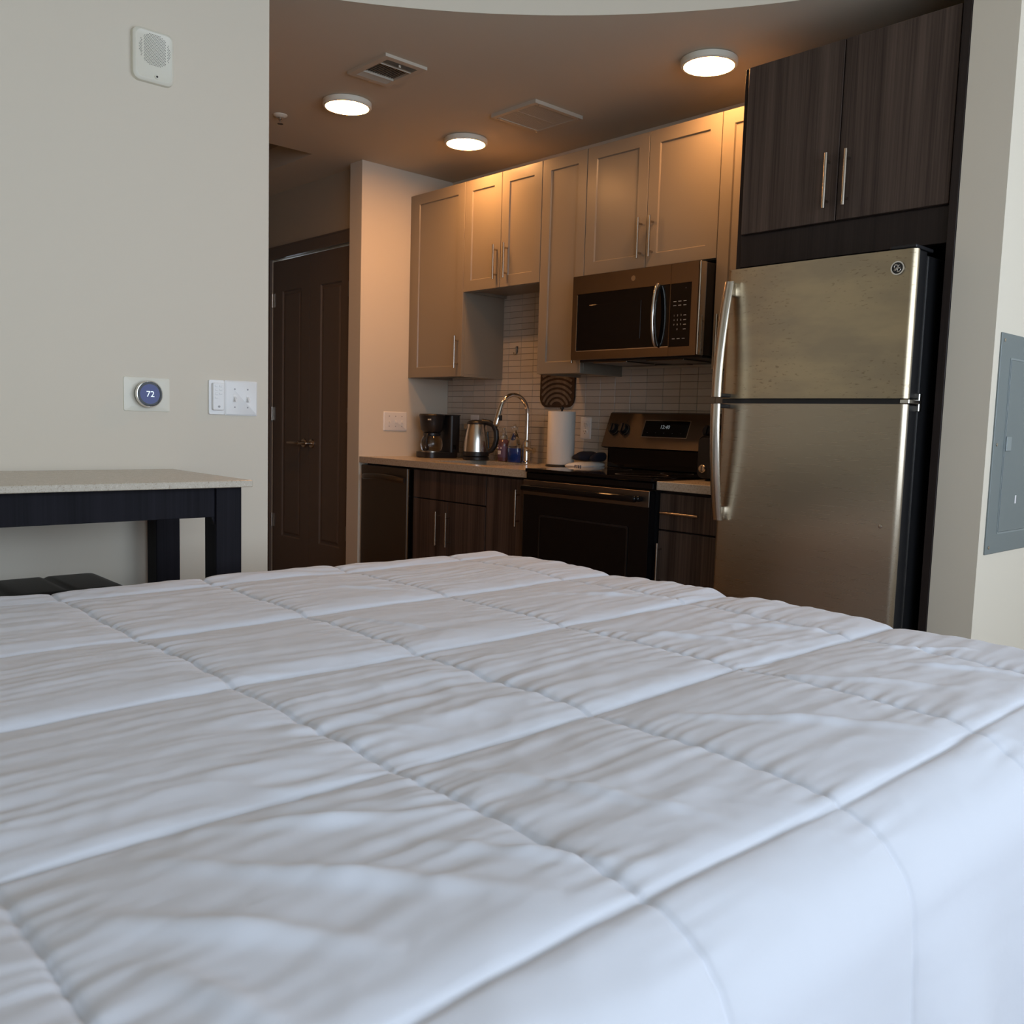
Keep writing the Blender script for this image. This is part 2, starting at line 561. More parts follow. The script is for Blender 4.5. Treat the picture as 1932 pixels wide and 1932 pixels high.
# door casing
cs = MB().prism([(DX0 - .06, 0), (DX0 - .06, DZ1 + .07), (DX1 + .055, DZ1 + .07), (DX1 + .055, 0), (DX1, 0), (DX1, DZ1), (DX0, DZ1), (DX0, 0)], 'y', YD - .018, YD)
cs.box(DX0 - .060, DX1 + .055, YD - .020, YD, DZ1 + .07, DZ1 + .078)
struct('trim_1', cs, 'door_paint', 'dark brown casing around the closet doors')

# ------------------------------------------------------------------ backsplash tiles (parts of the back wall)
TP, TQ = .103, .0345
build('grout', MB().box(XW, 1.08, -.003, 0, .90, 1.42).box(-.92, -.30, -.003, 0, 1.42, 1.90), 'grout', wb)
tm = MB().box(-TP / 2 + .0011, TP / 2 - .0011, -.0065, -.002, -TQ / 2 + .0010, TQ / 2 - .0010, .0007)
tiles = []
for i in range(-16, 12):
    cx = .061 + TP * (i + .5)
    for j in range(-12, 20):
        cz = 1.251 + TQ * (j + .5)
        lo, hi = cx - TP / 2, cx + TP / 2
        zl, zh = cz - TQ / 2, cz + TQ / 2
        if hi < XW + .01 or lo > 1.07 or zh < .925: continue
        if cz < 1.41 or (-.92 < cx < -.30 and cz < 1.88):
            tiles.append((cx, cz))
def seen(t):
    cx, cz = t
    if cx > .80: return False
    if 0 < cx < .78 and cz < 1.18: return False
    if cz > 1.38 and (cx < -.90 or cx > -.36): return False
    return True
show_ = sorted([t for t in tiles if seen(t)], key=lambda t: (t[0] - CAM_POS[0]) ** 2 + (t[1] - CAM_POS[2]) ** 2)
solo = set(show_[:300])
first = None
rest = MB()
for (cx, cz) in tiles:
    w0 = max(XW + .001, cx - TP / 2 + .0011); w1 = cx + TP / 2 - .0011
    if (cx, cz) in solo and w0 < cx - TP / 2 + .002:
        if first is None:
            first = build('tile', tm, 'tile', wb); p = first
        else:
            p = first.copy(); COL.objects.link(p); p.parent = wb
        p.location = (cx, 0, cz)
    else:
        rest.box(w0, w1, -.0065, -.002, cz - TQ / 2 + .001, cz + TQ / 2 - .001, .0007)
o = build('tile_field', rest, 'tile', wb); o['kind'] = 'stuff'

# ------------------------------------------------------------------ cabinets
def bar_handle(parent, x, z, y, length, vertical=True, r=.006, mat='nickel', stand=.028):
    """bar pull on a face at y (room side is -y)"""
    mb = MB()
    yb = y - stand
    h = length / 2
    if vertical:
        mb.cyl((x, yb, z - h), (x, yb, z + h), r, n=14)
        for s in (-1, 1): mb.cyl((x, yb, z + s * h * .72), (x, y, z + s * h * .72), r * .8, n=10)
    else:
        mb.cyl((x - h, yb, z), (x + h, yb, z), r, n=14)
        for s in (-1, 1): mb.cyl((x + s * h * .72, yb, z), (x + s * h * .72, y, z), r * .8, n=10)
    return build('handle', mb, mat, parent, 40, label='brushed nickel bar handle')
def shaker(name, x0, x1, z0, z1, yf, mat, parent, stile=.058, th=.02, rec=.007):
    """framed door, front at yf, recessed centre panel"""
    g = .0015
    x0 += g; x1 -= g; z0 += g; z1 -= g
    mb = MB()
    o_ = [(x0, z0), (x1, z0), (x1, z1), (x0, z1)]
    i_ = [(x0 + stile, z0 + stile), (x1 - stile, z0 + stile), (x1 - stile, z1 - stile), (x0 + stile, z1 - stile)]
    c = .0012
    oc = [(x0 + c, z0 + c), (x1 - c, z0 + c), (x1 - c, z1 - c), (x0 + c, z1 - c)]
    k = .004
    p_ = [(x0 + stile + k, z0 + stile + k), (x1 - stile - k, z0 + stile + k), (x1 - stile - k, z1 - stile - k), (x0 + stile + k, z1 - stile - k)]
    rings = [(o_, yf + th), (o_, yf + c), (oc, yf), (i_, yf), (p_, yf + rec), (p_, yf + rec)]
    vs = [(p[0], y, p[1]) for rg, y in rings[:5] for p in rg]
    fs = []
    for r in range(4):
        for i in range(4):
            j = (i + 1) % 4
            fs.append((r * 4 + i, r * 4 + j, (r + 1) * 4 + j, (r + 1) * 4 + i))
    fs.append((16, 17, 18, 19)); fs.append((3, 2, 1, 0))
    mb.add(vs, fs)
    return build(name, mb, mat, parent)
def slab(name, x0, x1, z0, z1, yf, mat, parent, th=.02, g=.0015):
    return build(name, MB().box(x0 + g, x1 - g, yf, yf + th, z0 + g, z1 - g, .0012), mat, parent)
YU = -.318           # upper door faces
ZT = 2.449
def upper(name, label, x0, x1, z0, z1, doors, handles, zh):
    t = thing(name, label, 'cabinet', ((x0 + x1) / 2, -.15, z0))
    # carcass as an open-bottomed looking box with a recessed underside
    mb = MB().box(x0, x1, YU + .021, -.007, z0 + .014, z1, .0008)
    mb.box(x0, x0 + .018, YU + .021, -.007, z0, z0 + .0138).box(x1 - .018, x1, YU + .021, -.007, z0, z0 + .0138)
    mb.box(x0 + .0181, x1 - .0181, YU + .021, YU + .04, z0, z0 + .0138)
    build('body', mb, 'cabinet_paint', t)
    n = len(doors) - 1
    for i in range(n):
        d = shaker('door', doors[i], doors[i + 1], z0, z1, YU, 'cabinet_paint', t)
        if handles[i] is not None:
            bar_handle(d, handles[i], zh, YU, .18)
    return t
upper('wall_cabinet', 'tall taupe wall cabinet beside the wing wall, single framed door', -1.400, -.917, 1.385, ZT, [-1.396, -.917], [-.951], 1.522)
upper('wall_cabinet', 'short taupe double-door wall cabinet above the sink', -.916, -.308, 1.849, ZT, [-.916, -.612, -.308], [-.640, -.557], 1.983)
upper('wall_cabinet', 'narrow taupe wall cabinet between sink and microwave', -.307, -.001, 1.385, ZT, [-.307, -.001], [-.035], 1.522)
upper('wall_cabinet', 'taupe double-door wall cabinet directly above the microwave', 0.0, .762, 1.850, ZT, [0, .377, .762], [.349, .416], 1.982)
upper('wall_cabinet', 'narrow taupe wall cabinet between microwave and dark refrigerator cabinet', .763, 1.072, 1.385, ZT, [.763, 1.072], [.801], 1.523)
build('filler', MB().box(XW + .001, -1.400, YU + .006, -.008, 1.385, ZT), 'cabinet_paint', bpy.data.objects['wall_cabinet'])

# dark cabinet and panels around the refrigerator
t = thing('refrigerator_surround', 'dark wood-grain cabinet and side panels framing the refrigerator', 'cabinet', (1.47, -.33, 0))
YDK = -.65
build('side_panel', MB().box(1.076, 1.096, -.632, -.008, 0, 2.447, .001), 'wenge_trim', t)
build('side_panel', MB().box(1.858, XS0 - .002, YW - .006, -.002, 0, 2.53, .001), 'wenge_trim', t)
build('body', MB().box(1.097, 1.857, YDK + .021, -.008, 1.733, 2.444), 'wenge_trim', t)
build('header_panel', MB().box(1.098, 1.856, YDK + .012, YDK + .0205, 1.733, 1.846, .001), 'wenge_trim', t)
d = slab('door', 1.101, 1.475, 1.849, 2.444, YDK, 'wenge', t)
bar_handle(d, 1.443, 1.982, YDK, .182, mat='nickel')
d = slab('door', 1.476, 1.852, 1.849, 2.444, YDK, 'wenge', t)
bar_handle(d, 1.514, 1.982, YDK, .182, mat='nickel')

# base cabinets
YBF = -.628
def base(name, label, x0, x1):
    t = thing(name, label, 'cabinet', ((x0 + x1) / 2, -.31, 0))
    mb = MB().box(x0 + .001, x1 - .001, YBF + .0205, -.012, .10, .70) if name != 'sink_cabinet' else MB().box(x0 + .001, x1 - .001, YBF + .0205, -.012, .10, .12).box(x0 + .001, x0 + .02, YBF + .0205, -.012, .12, .70).box(x1 - .02, x1 - .001, YBF + .0205, -.012, .12, .70).box(x0 + .02, x1 - .02, YBF + .0205, YBF + .04, .12, .70)
    if name != 'sink_cabinet':
        mb.box(x0 + .001, x1 - .001, YBF + .0205, -.012, .70, .877)
    else:
        mb.box(x0 + .001, x0 + .03, YBF + .0205, -.012, .70, .877).box(x1 - .03, x1 - .001, YBF + .0205, -.012, .70, .877)
        mb.box(x0 + .03, x1 - .03, YBF + .0205, YBF + .05, .70, .877)
    build('body', mb, 'wenge_trim', t)
    build('toe_kick', MB().box(x0 + .001, x1 - .001, YBF + .09, YBF + .11, 0, .10), 'black_plastic', t)
    return t
t = base('sink_cabinet', 'dark wood-grain sink cabinet with two doors and false drawer', -.926, -.318)
slab('drawer_front', -.924, -.320, .717, .867, YBF, 'wenge', t)
d = slab('door', -.924, -.622, .105, .713, YBF, 'wenge', t); bar_handle(d, -.690, .568, YBF, .18, r=.005)
d = slab('door', -.622, -.320, .105, .713, YBF, 'wenge', t); bar_handle(d, -.604, .568, YBF, .18, r=.005)
t = base('base_cabinet', 'narrow dark base cabinet between sink cabinet and range', -.317, -.003)
d = slab('door', -.316, -.004, .105, .867, YBF, 'wenge', t); bar_handle(d, -.075, .730, YBF, .175, r=.005)
t = base('drawer_cabinet', 'dark base cabinet with drawer and door between range and refrigerator', .763, 1.074)
d = slab('drawer', .765, 1.070, .717, .867, YBF, 'wenge', t); bar_handle(d, .884, .789, YBF, .185, False, r=.005)
d = slab('door', .765, 1.070, .105, .713, YBF, 'wenge', t); bar_handle(d, .783, .572, YBF, .18, r=.005)

# countertops
SX0, SX1, SY0, SY1 = -.895, -.415, -.530, -.165
mb = MB()
outer = [(XW + .001, -.652), (-.002, -.652), (-.002, -.0075), (XW + .001, -.0075)]
inner = [(SX0, SY0), (SX1, SY0), (SX1, SY1), (SX0, SY1)]
mb.prism_hole(outer, inner, 'z', .879, .914)
o = build('countertop', mb, 'quartz', None, org=(-.7, -.3, .879))
tag(o, 'long speckled beige stone countertop holding the sink', 'countertop')
mb = MB().box(.764, 1.074, -.652, -.0075, .879, .914, .0015)
o = build('countertop', mb, 'quartz', None, org=(.92, -.3, .879))
tag(o, 'short speckled beige stone countertop between range and refrigerator', 'countertop')
# sink
t = thing('kitchen_sink', 'stainless undermount sink below the chrome faucet', 'sink', ((SX0 + SX1) / 2, -.35, .70))
a, b_, c, d_ = SX0 - .004, SX1 + .004, SY0 - .004, SY1 + .004
mb = MB()
mb.prism_hole([(a, c), (b_, c), (b_, d_), (a, d_)], [(a + .004, c + .004), (b_ - .004, c + .004), (b_ - .004, d_ - .004), (a + .004, d_ - .004)], 'z', .705, .878)
mb.box(a, b_, c, d_, .701, .706)
build('basin', mb, 'sink_steel', t)
build('drain', MB().lathe(((a + b_) / 2, -.33, .706), [(.045, 0), (.045, .003), (.03, .003), (.028, .001)], 24), 'chrome', t, 30)

# faucet
FX, FY = -.588, -.105
t = thing('kitchen_faucet', 'tall chrome gooseneck faucet behind the sink', 'faucet', (FX, FY, .914))
build('base', MB().lathe((FX, FY, .914), [(.027, 0), (.027, .008), (.0215, .012), (.0215, .115), (.018, .122), (.0135, .128)], 24), 'chrome', t, 35)
pts = [(FX, FY, 1.03), (FX, FY, 1.18)]
for k in range(1, 17):
    a = PI - PI * k / 16 * .93
    pts.append((FX - .012 * k / 16, FY - .098 - .098 * math.cos(a), 1.18 + .107 * math.sin(a)))
build('spout', MB().tube(pts, .0125, 16), 'chrome', t, 60)
e = Vector(pts[-1]); dd = (e - Vector(pts[-2])).normalized()
sp = build('spray_head', MB().tube([e - dd * .012, e, e + dd * .03, e + dd * .085, e + dd * .090], [.0145, .015, .017, .0175, .0155], 18), 'chrome', t, 40)
q = e + dd * .045
build('button', MB().box(q.x + .010, q.x + .024, q.y - .010, q.y + .012, q.z - .016, q.z + .016, .004), 'black_plastic', sp)
mb = MB().cyl((FX + .018, FY, .985), (FX + .060, FY, .985), .016, n=18)
mb.tube([(FX + .050, FY - .002, .985), (FX + .056, FY - .03, .995), (FX + .058, FY - .075, 1.005)], [.008, .007, .006], 10)
build('lever', mb, 'chrome', t, 40)

# ------------------------------------------------------------------ dishwasher
t = thing('dishwasher', 'slim dark stainless dishwasher beside the wing wall', 'dishwasher', (-1.19, -.31, 0))
build('body', MB().box(-1.416, -.930, -.60, -.02, .02, .876), 'black_plastic', t)
build('door', MB().box(-1.414, -.962, -.645, -.602, .10, .868, .004, 2), 'dark_steel', t)
build('edge_trim', MB().box(-.9615, -.953, -.642, -.602, .10, .866, .001), 'steel_trim', t)
pts = []
for k in range(13):
    u = k / 12
    pts.append((-1.385 + .40 * u, -.650 - .030 * math.sin(PI * u) ** .6, .800 + .012 * math.sin(PI * u)))
build('handle', MB().tube(pts, .011, 12, flat=(1.5, .8)), 'dark_steel', t, 50)
build('toe_kick', MB().box(-1.414, -.955, -.56, -.54, 0, .10), 'black_plastic', t)
build('side_filler', MB().box(XW + .0005, -1.4165, -.622, -.60, 0, .878), 'wall_paint', t)

# ------------------------------------------------------------------ range
t = thing('electric_range', 'black and stainless electric range with glass cooktop', 'stove', (.381, -.33, 0))
RX0, RX1 = .004, .757
build('body', MB().box(RX0, RX1, -.640, -.022, .03, .908), 'black_satin', t)
build('cooktop', MB().box(RX0 - .001, RX1 + .001, -.672, -.115, .9085, .926, .004, 2), 'black_glass', t)
ring = []
for (cx, cy, r) in ((.20, -.50, .095), (.56, -.50, .115), (.20, -.25, .075), (.56, -.25, .075)):
    mb = MB()
    n = 40
    vs = []; fs = []
    for k in range(n):
        a = 2 * PI * k / n
        vs += [(cx + r * math.cos(a), cy + r * math.sin(a), .9263), (cx + (r - .003) * math.cos(a), cy + (r - .003) * math.sin(a), .9263)]
        fs.append((2 * k, (2 * k + 2) % (2 * n), (2 * k + 3) % (2 * n), 2 * k + 1))
    build('burner_ring', mb.add(vs, fs), 'grey_print', t, recalc=False)
build('front_rail', MB().box(RX0, RX1, -.664, -.640, .878, .907, .003), 'black_gloss', t)
od = build('oven_door', MB().box(RX0 + .002, RX1 - .002, -.680, -.641, .235, .874, .004, 2), 'black_gloss', t)
build('door_band', MB().box(RX0 + .003, RX1 - .003, -.6835, -.6795, .806, .873, .0012), 'range_steel', od)
build('window', MB().box(.125, .640, -.6825, -.6805, .40, .71, .0006), 'black_glass', od)
build('window_rim', MB().prism_hole(rrect(.117, .648, .392, .718, .012), rrect(.125, .640, .40, .71, .010), 'y', -.6830, -.6795), 'black_satin', od)
hm = MB().box(RX0 + .035, RX1 - .035, -.738, -.712, .826, .853, .010, 3)
hm.box(RX0 + .035, RX0 + .065, -.715, -.683, .828, .851, .004).box(RX1 - .065, RX1 - .035, -.715, -.683, .828, .851, .004)
build('handle', hm, 'black_gloss', od, 40)
build('drawer', MB().box(RX0 + .002, RX1 - .002, -.676, -.641, .04, .228, .004), 'black_gloss', t)
# backguard: black riser, tilted control panel
build('riser', MB().box(RX0 + .012, RX1 - .012, -.115, -.030, .926, 1.060, .004), 'black_gloss', t)
pz0, pz1, py0, py1 = 1.030, 1.197, -.150, -.085
pan = MB().prism([(py0, pz0), (py1, pz1), (py1 + .012, pz1 + .006), (-.022, pz1 + .006), (-.022, pz0 + .01), (py0 + .03, pz0 - .008)], 'x', RX0, RX1)
cp = build('control_panel', pan, 'range_steel', t)
nrm = Vector((0, -(pz1 - pz0), (py1 - py0))).normalized()
def onpan(x, v, out=0.0):
    """v: 0 bottom .. 1 top of the tilted face"""
    return Vector((x, py0 + (py1 - py0) * v, pz0 + (pz1 - pz0) * v)) + nrm * out
def panquad(x0, x1, v0, v1, out):
    mb = MB()
    A = [onpan(x0, v0, -.002), onpan(x1, v0, -.002), onpan(x1, v1, -.002), onpan(x0, v1, -.002)]
    B = [onpan(x0, v0, out), onpan(x1, v0, out), onpan(x1, v1, out), onpan(x0, v1, out)]
    return mb.add(A + B, [(0, 1, 2, 3), (4, 5, 6, 7), (0, 1, 5, 4), (1, 2, 6, 5), (2, 3, 7, 6), (3, 0, 4, 7)])
dp = build('display', panquad(.245, .510, .34, .80, .0015), 'black_glass', cp)
build('display_rim', panquad(.241, .5135, .32, .82, .0008), 'steel_trim', cp)
up = (onpan(0, 1) - onpan(0, 0)).normalized()
build('clock_digits', text_mb('12:40', .026, onpan(.372, .62, .0022), (1, 0, 0), up), 'digit_dim', cp, recalc=False)
for i in range(5):
    build('key_print', text_mb('-', .016, onpan(.275 + .05 * i, .46, .0022), (1, 0, 0), up), 'digit_print_dim', cp, recalc=False)
for kx in (.060, .128, .632, .700):
    c = onpan(kx, .52)
    k = build('knob', MB().tube([c, c + nrm * .006, c + nrm * .008, c + nrm * .026, c + nrm * .029], [.030, .030, .0255, .0235, .0215], 24), 'black_plastic', cp, 35)
    g = MB()
    a_ = c + nrm * .027; ri = Vector((.006, 0, 0)); uu = up * .022
    B0 = [a_ - ri - uu, a_ + ri - uu, a_ + ri + uu, a_ - ri + uu]
    B1 = [p + nrm * .009 for p in B0]
    g.add(B0 + B1, [(0, 1, 2, 3), (4, 5, 6, 7), (0, 1, 5, 4), (1, 2, 6, 5), (2, 3, 7, 6), (3, 0, 4, 7)])
    build('grip', g, 'black_plastic', k)
    dm = MB()
    a2 = c + up * .045
    dm.tube([a2, a2 + nrm * .0012], .0028, 10)
    build('mark', dm, 'dark_hole', cp)

# ------------------------------------------------------------------ microwave
t = thing('microwave_oven', 'stainless over-the-range microwave with black window', 'microwave', (.39, -.2, 1.434))
MX0, MX1, MZ0, MZ1, MY = .031, .763, 1.440, 1.829, -.420
MDX = .6095
build('body', MB().box(MX0 + .003, MX1 - .002, MY + .045, -.012, MZ0 + .002, MZ1 - .001, .002), 'black_satin', t)
# door frame with window opening
wo = (.060, MDX - .002, 1.478, 1.745)
o_ = [(MX0, MZ0), (MDX, MZ0), (MDX, MZ1), (MX0, MZ1)]
i_ = [(wo[0], wo[2]), (wo[1], wo[2]), (wo[1], wo[3]), (wo[0], wo[3])]
dr = build('door', MB().prism_hole(o_, i_, 'y', MY, MY + .044), 'steel', t)
build('window', MB().box(wo[0] + .003, wo[1] + .0005, MY + .003, MY + .03, wo[2] + .003, wo[3], .001), 'black_glass', dr)
build('window_screen', MB().box(wo[0] + .075, wo[1] - .16, MY + .0020, MY + .0034, wo[2] + .045, wo[3] - .055, .0004), 'black_gloss', dr)
build('window_trim', MB().box(wo[0], wo[0] + .0035, MY - .001, MY + .02, wo[2], wo[3] - .004).box(wo[0], wo[1], MY - .001, MY + .02, wo[2], wo[2] + .0035), 'chrome', dr)
pts = []
for k in range(17):
    u = k / 16
    pts.append((.549, MY - .004 - .028 * math.sin(PI * u) ** .55, 1.487 + .256 * u))
build('handle', MB().tube(pts, .0125, 14, flat=(1.25, .75)), 'steel_trim', dr, 60)
build('emblem', MB().lathe((.400, MY, 1.789), [(.012, 0), (.012, .0012), (.0095, .0012), (.0095, .0006)], 28, 'y'), 'nickel', dr, 30)
# control panel side
cpn = build('control_frame', MB().prism_hole([(MDX + .0012, MZ0), (MX1 - .010, MZ0), (MX1 - .010, MZ1), (MDX + .0012, MZ1)],
            [(MDX + .002, 1.478), (.720, 1.478), (.720, 1.745), (MDX + .002, 1.745)], 'y', MY, MY + .044), 'steel', t)
build('edge_strip', MB().box(MX1 - .0097, MX1, MY + .001, MY + .044, MZ0, MZ1, .004, 3), 'steel_trim', t, 40)
cpl = build('control_panel', MB().box(MDX + .002, .720, MY + .0015, MY + .03, 1.478, 1.745, .001), 'black_glass', t)
for r, row in enumerate(['1 2 3', '4 5 6', '7 8 9', '0']):
    for q, ch in enumerate(row.split()):
        if row == '0': q = 1
        build('key_print', text_mb(ch, .0105, (.634 + .018 * q, MY + .0010, 1.610 - .0195 * r), (1, 0, 0), (0, 0, 1), .0002), 'digit_print', cpl, recalc=False)
for r in range(4):
    build('key_print', MB().box(.683, .697, MY + .0008, MY + .002, 1.608 - .0195 * r, 1.611 - .0195 * r), 'digit_print', cpl)
for (zz, xs) in ((1.669, (.634, .660, .687)), (1.652, (.634, .660, .687)), (1.512, (.634, .660, .686))):
    for xx in xs:
        build('key_print', MB().box(xx - .007, xx + .008, MY + .0008, MY + .002, zz - .0014, zz + .0014), 'digit_print', cpl)
build('key_print', text_mb('F', .008, (.690, MY + .0010, 1.722), (1, 0, 0), (0, 0, 1), .0002), 'digit_print_dim', cpl, recalc=False)
# underside with grease filters and lamp
build('underside', MB().box(MX0 + .01, MX1 - .01, MY + .05, -.02, MZ0 - .008, MZ0 + .001, .002), 'black_plastic', t)
for a in (.12, .44):
    build('grease_filter', MB().box(a, a + .21, -.36, -.16, MZ0 - .013, MZ0 - .008, .002), 'dark_steel', t)
build('lamp_cover', MB().box(.30, .48, -.12, -.06, MZ0 - .012, MZ0 - .008, .002), 'carafe_glass', t)

# ------------------------------------------------------------------ refrigerator
t = thing('refrigerator', 'stainless top-freezer refrigerator with curved bar handles', 'refrigerator', (1.49, -.4, 0))
FX0, FX1, FYF = 1.150, 1.828, -.800
build('case', MB().box(FX0 + .004, FX1 - .003, -.705, -.035, .03, 1.688, .006, 2), 'black_satin', t)
build('gasket', MB().box(FX0 + .012, FX1 - .010, -.7145, -.704, .10, 1.676), 'rubber', t)
build('base_grille', MB().box(FX0 + .01, FX1 - .01, -.73, -.70, .02, .095, .004), 'black_plastic', t)
build('dark_gap_strip', MB().box(FX0 + .002, FX1 - .024, -.784, -.7055, 1.2262, 1.2428), 'black_plastic', t)  # black strip added to paint the dark shade of the gap between the doors
def fdoor(name, z0, z1, mat):
    # gently bowed skin with rounded vertical edges, black liner behind
    prof = []
    r = .020
    n = 10
    for k in range(n + 1):
        a = PI + PI / 2 * k / n
        prof.append((FX0 + r + r * math.cos(a), FYF + .006 + r + r * math.sin(a)))
    for k in range(1, 14):
        u = k / 14
        prof.append((FX0 + r + (FX1 - FX0 - 2 * r) * u, FYF + .006 - .006 * math.sin(PI * u)))
    for k in range(n + 1):
        a = 1.5 * PI + PI / 2 * k / n
        prof.append((FX1 - r + r * math.cos(a), FYF + .006 + r + r * math.sin(a)))
    poly = prof + [(FX1, -.772), (FX0, -.772)]
    d = build(name, MB().prism(poly, 'z', z0, z1), mat, t, 40)
    build('liner', MB().box(FX0 + .0015, FX1 - .0015, -.7715, -.7147, z0 + .001, z1 - .001, .004, 2), 'black_satin', d)
    build('edge_cap', MB().box(FX0 + .004, FX1 - .004, FYF + .018, -.772, z1 - .0005, z1 + .003, .001), 'black_plastic', d)
    return d
fz = fdoor('freezer_door', 1.2435, 1.697, 'fridge_steel_stained')
fr = fdoor('refrigerator_door', .105, 1.2255, 'fridge_steel')
def fhandle(parent, zs, zf):
    """zs: end fixed on the door, zf: free end by the gap"""
    n = 16
    path = []
    for k in range(n + 1):
        u = k / n
        z = zs + (zf - zs) * u
        off = .022 + .046 * math.sin(PI / 2 * min(1, u * 1.02)) ** .9
        path.append((z, off))
    vs = []; fs = []
    w = .0205
    m_ = 10
    xc = FX0 + .030
    for (z, off) in path:
        for k in range(m_):
            a = 2 * PI * k / m_
            vs.append((xc + w * math.cos(a) * (1 if abs(math.cos(a)) < .9 else .96), FYF + .004 - off - .011 * math.sin(a), z))
    for i in range(n):
        for k in range(m_):
            j = (k + 1) % m_
            fs.append((i * m_ + k, i * m_ + j, (i + 1) * m_ + j, (i + 1) * m_ + k))
    fs += [tuple(range(m_)), tuple(n * m_ + k for k in range(m_))]
    h = build('handle', MB().add(vs, fs), 'handle_steel', parent, 60, label='long curved stainless handle')
    s = 1 if zf > zs else -1
    # fixed end bracket and free end bracket
    mb = MB().box(xc - .0125, xc + .0125, FYF - .030, FYF + .012, min(zs, zs + s * .05), max(zs, zs + s * .05), .006, 2)
    build('bracket', mb, 'steel_trim', h, 40)
    mb = MB().box(xc - .013, xc + .013, FYF - .066, FYF + .010, min(zf, zf - s * .014), max(zf, zf - s * .014), .003, 2)
    build('bracket', mb, 'black_plastic', h, 40)
fhandle(fz, 1.652, 1.246)
fhandle(fr, .805, 1.222)
build('hinge', MB().box(FX1 - .022, FX1 + .008, -.792, -.712, 1.2275, 1.2415, .002).box(FX1 - .003, FX1 + .008, -.72, -.700, 1.205, 1.262, .002), 'steel_trim', t)
build('top_hinge_cover', MB().box(FX1 - .09, FX1 - .006, -.785, -.66, 1.7003, 1.712, .004, 2), 'black_plastic', t)
# round maker's badge: dark disc, bright ring, script monogram
bx, bz = 1.774, 1.641
by = FYF + .0035
bd = build('badge', MB().lathe((bx, by, bz), [(.0195, 0), (.0195, .002), (.0190, .0028)], 36, 'y'), 'black_plastic', fz, 30)
n = 44
vs = []; fs = []
for k in range(n):
    a = 2 * PI * k / n
    for r, h in ((.0210, 0), (.0210, .0036), (.0172, .0036), (.0172, .0)):
        vs.append((bx + r * math.cos(a), by - h, bz + r * math.sin(a)))
for k in range(n):
    j = (k + 1) % n
    for q in range(3):
        fs.append((4 * k + q, 4 * j + q, 4 * j + q + 1, 4 * k + q + 1))
build('badge_ring', MB().add(vs, fs), 'chrome', bd, 30)
mb = MB()
yb = by - .0034
def curl(pts2, r=.0011):
    mb.tube([(bx + p[0] * .0150, yb, bz + p[1] * .0150) for p in pts2], r, 8)
def loop(cx, cz, r, a0, a1, n=14):
    return [(cx + r * math.cos(math.radians(a0 + (a1 - a0) * k / n)), cz + r * math.sin(math.radians(a0 + (a1 - a0) * k / n))) for k in range(n + 1)]
curl(loop(-.32, .28, .34, 20, 330)); curl([(.0, .15), (-.15, -.2), (-.42, -.55), (-.70, -.45), (-.62, -.22), (-.30, -.30), (.05, -.10)])
curl(loop(.38, .30, .28, 60, 330)); curl([(.25, .02), (.5, -.05), (.30, -.12)]); curl(loop(.34, -.34, .34, 95, 400))
curl([(-.62, .62), (-.2, .78), (.1, .55)]); curl([(.62, -.66), (.25, -.82), (-.05, -.62)])
build('monogram', mb, 'chrome', bd, 60)
build('keyhole_plug', MB().lathe((1.775, FYF + .0045, .842), [(.0065, 0), (.0065, .002), (.004, .003)], 18, 'y'), 'nickel', fr, 30)

# ------------------------------------------------------------------ closet double door
door = thing('door_1', 'dark brown closet double door in the hall', 'door', (-2.1, YD, 0))
del door['category']
door['kind'] = 'structure'
def leaf(x0, x1):
    yf = YD + .004
    z0, z1 = .012, DZ1 - .012
    ix0, ix1, iz0, iz1 = x0 + .125, x1 - .105, .33, 1.955
    mb = MB()
    def rect(a, b2, c, d2): return [(a, c), (b2, c), (b2, d2), (a, d2)]
    rings = [(rect(x0, x1, z0, z1), yf + .035), (rect(x0, x1, z0, z1), yf), (rect(ix0, ix1, iz0, iz1), yf),
             (rect(ix0 + .008, ix1 - .008, iz0 + .008, iz1 - .008), yf + .009), (rect(ix0 + .022, ix1 - .022, iz0 + .022, iz1 - .022), yf + .009),
             (rect(ix0 + .034, ix1 - .034, iz0 + .034, iz1 - .034), yf + .003)]
    vs = [(p[0], y, p[1]) for rg, y in rings for p in rg]
    fs = []
    for r in range(len(rings) - 1):
        for i in range(4):
            j = (i + 1) % 4
            fs.append((r * 4 + i, r * 4 + j, (r + 1) * 4 + j, (r + 1) * 4 + i))
    k = 4 * (len(rings) - 1)
    fs += [(k, k + 1, k + 2, k + 3), (3, 2, 1, 0)]
    return build('door_leaf', mb.add(vs, fs), 'door_paint', door)
XM = -2.100
la = leaf(DX0 + .006, XM - .002)
lb = leaf(XM + .002, DX1 - .006)
for lf, hx, s in ((la, XM - .058, -1), (lb, XM + .040, -1)):
    mb = MB().lathe((hx, YD + .004, .966), [(.030, 0), (.030, .006), (.026, .010), (.012, .011), (.012, .045), (.010, .050)], 28, 'y')
    mb.tube([(hx, YD - .040, .966), (hx + s * .02, YD - .048, .966), (hx + s * (.125 if lf is la else .075), YD - .048, .964)], [.010, .010, .008], 12)
    build('lever_handle', mb, 'nickel', lf, 40, label='brushed nickel lever handle')
for lf, hx in ((la, DX0 + .006), (lb, DX1 - .006)):
    for hz in (1.900, 1.150, .43):
        build('hinge', MB().cyl((hx, YD - .004, hz - .045), (hx, YD - .004, hz + .045), .008, n=12).box(hx - .006, hx + .030 if lf is la else hx - .030, YD + .001, YD + .0048, hz - .044, hz + .044), 'brass_hinge', lf, 40)

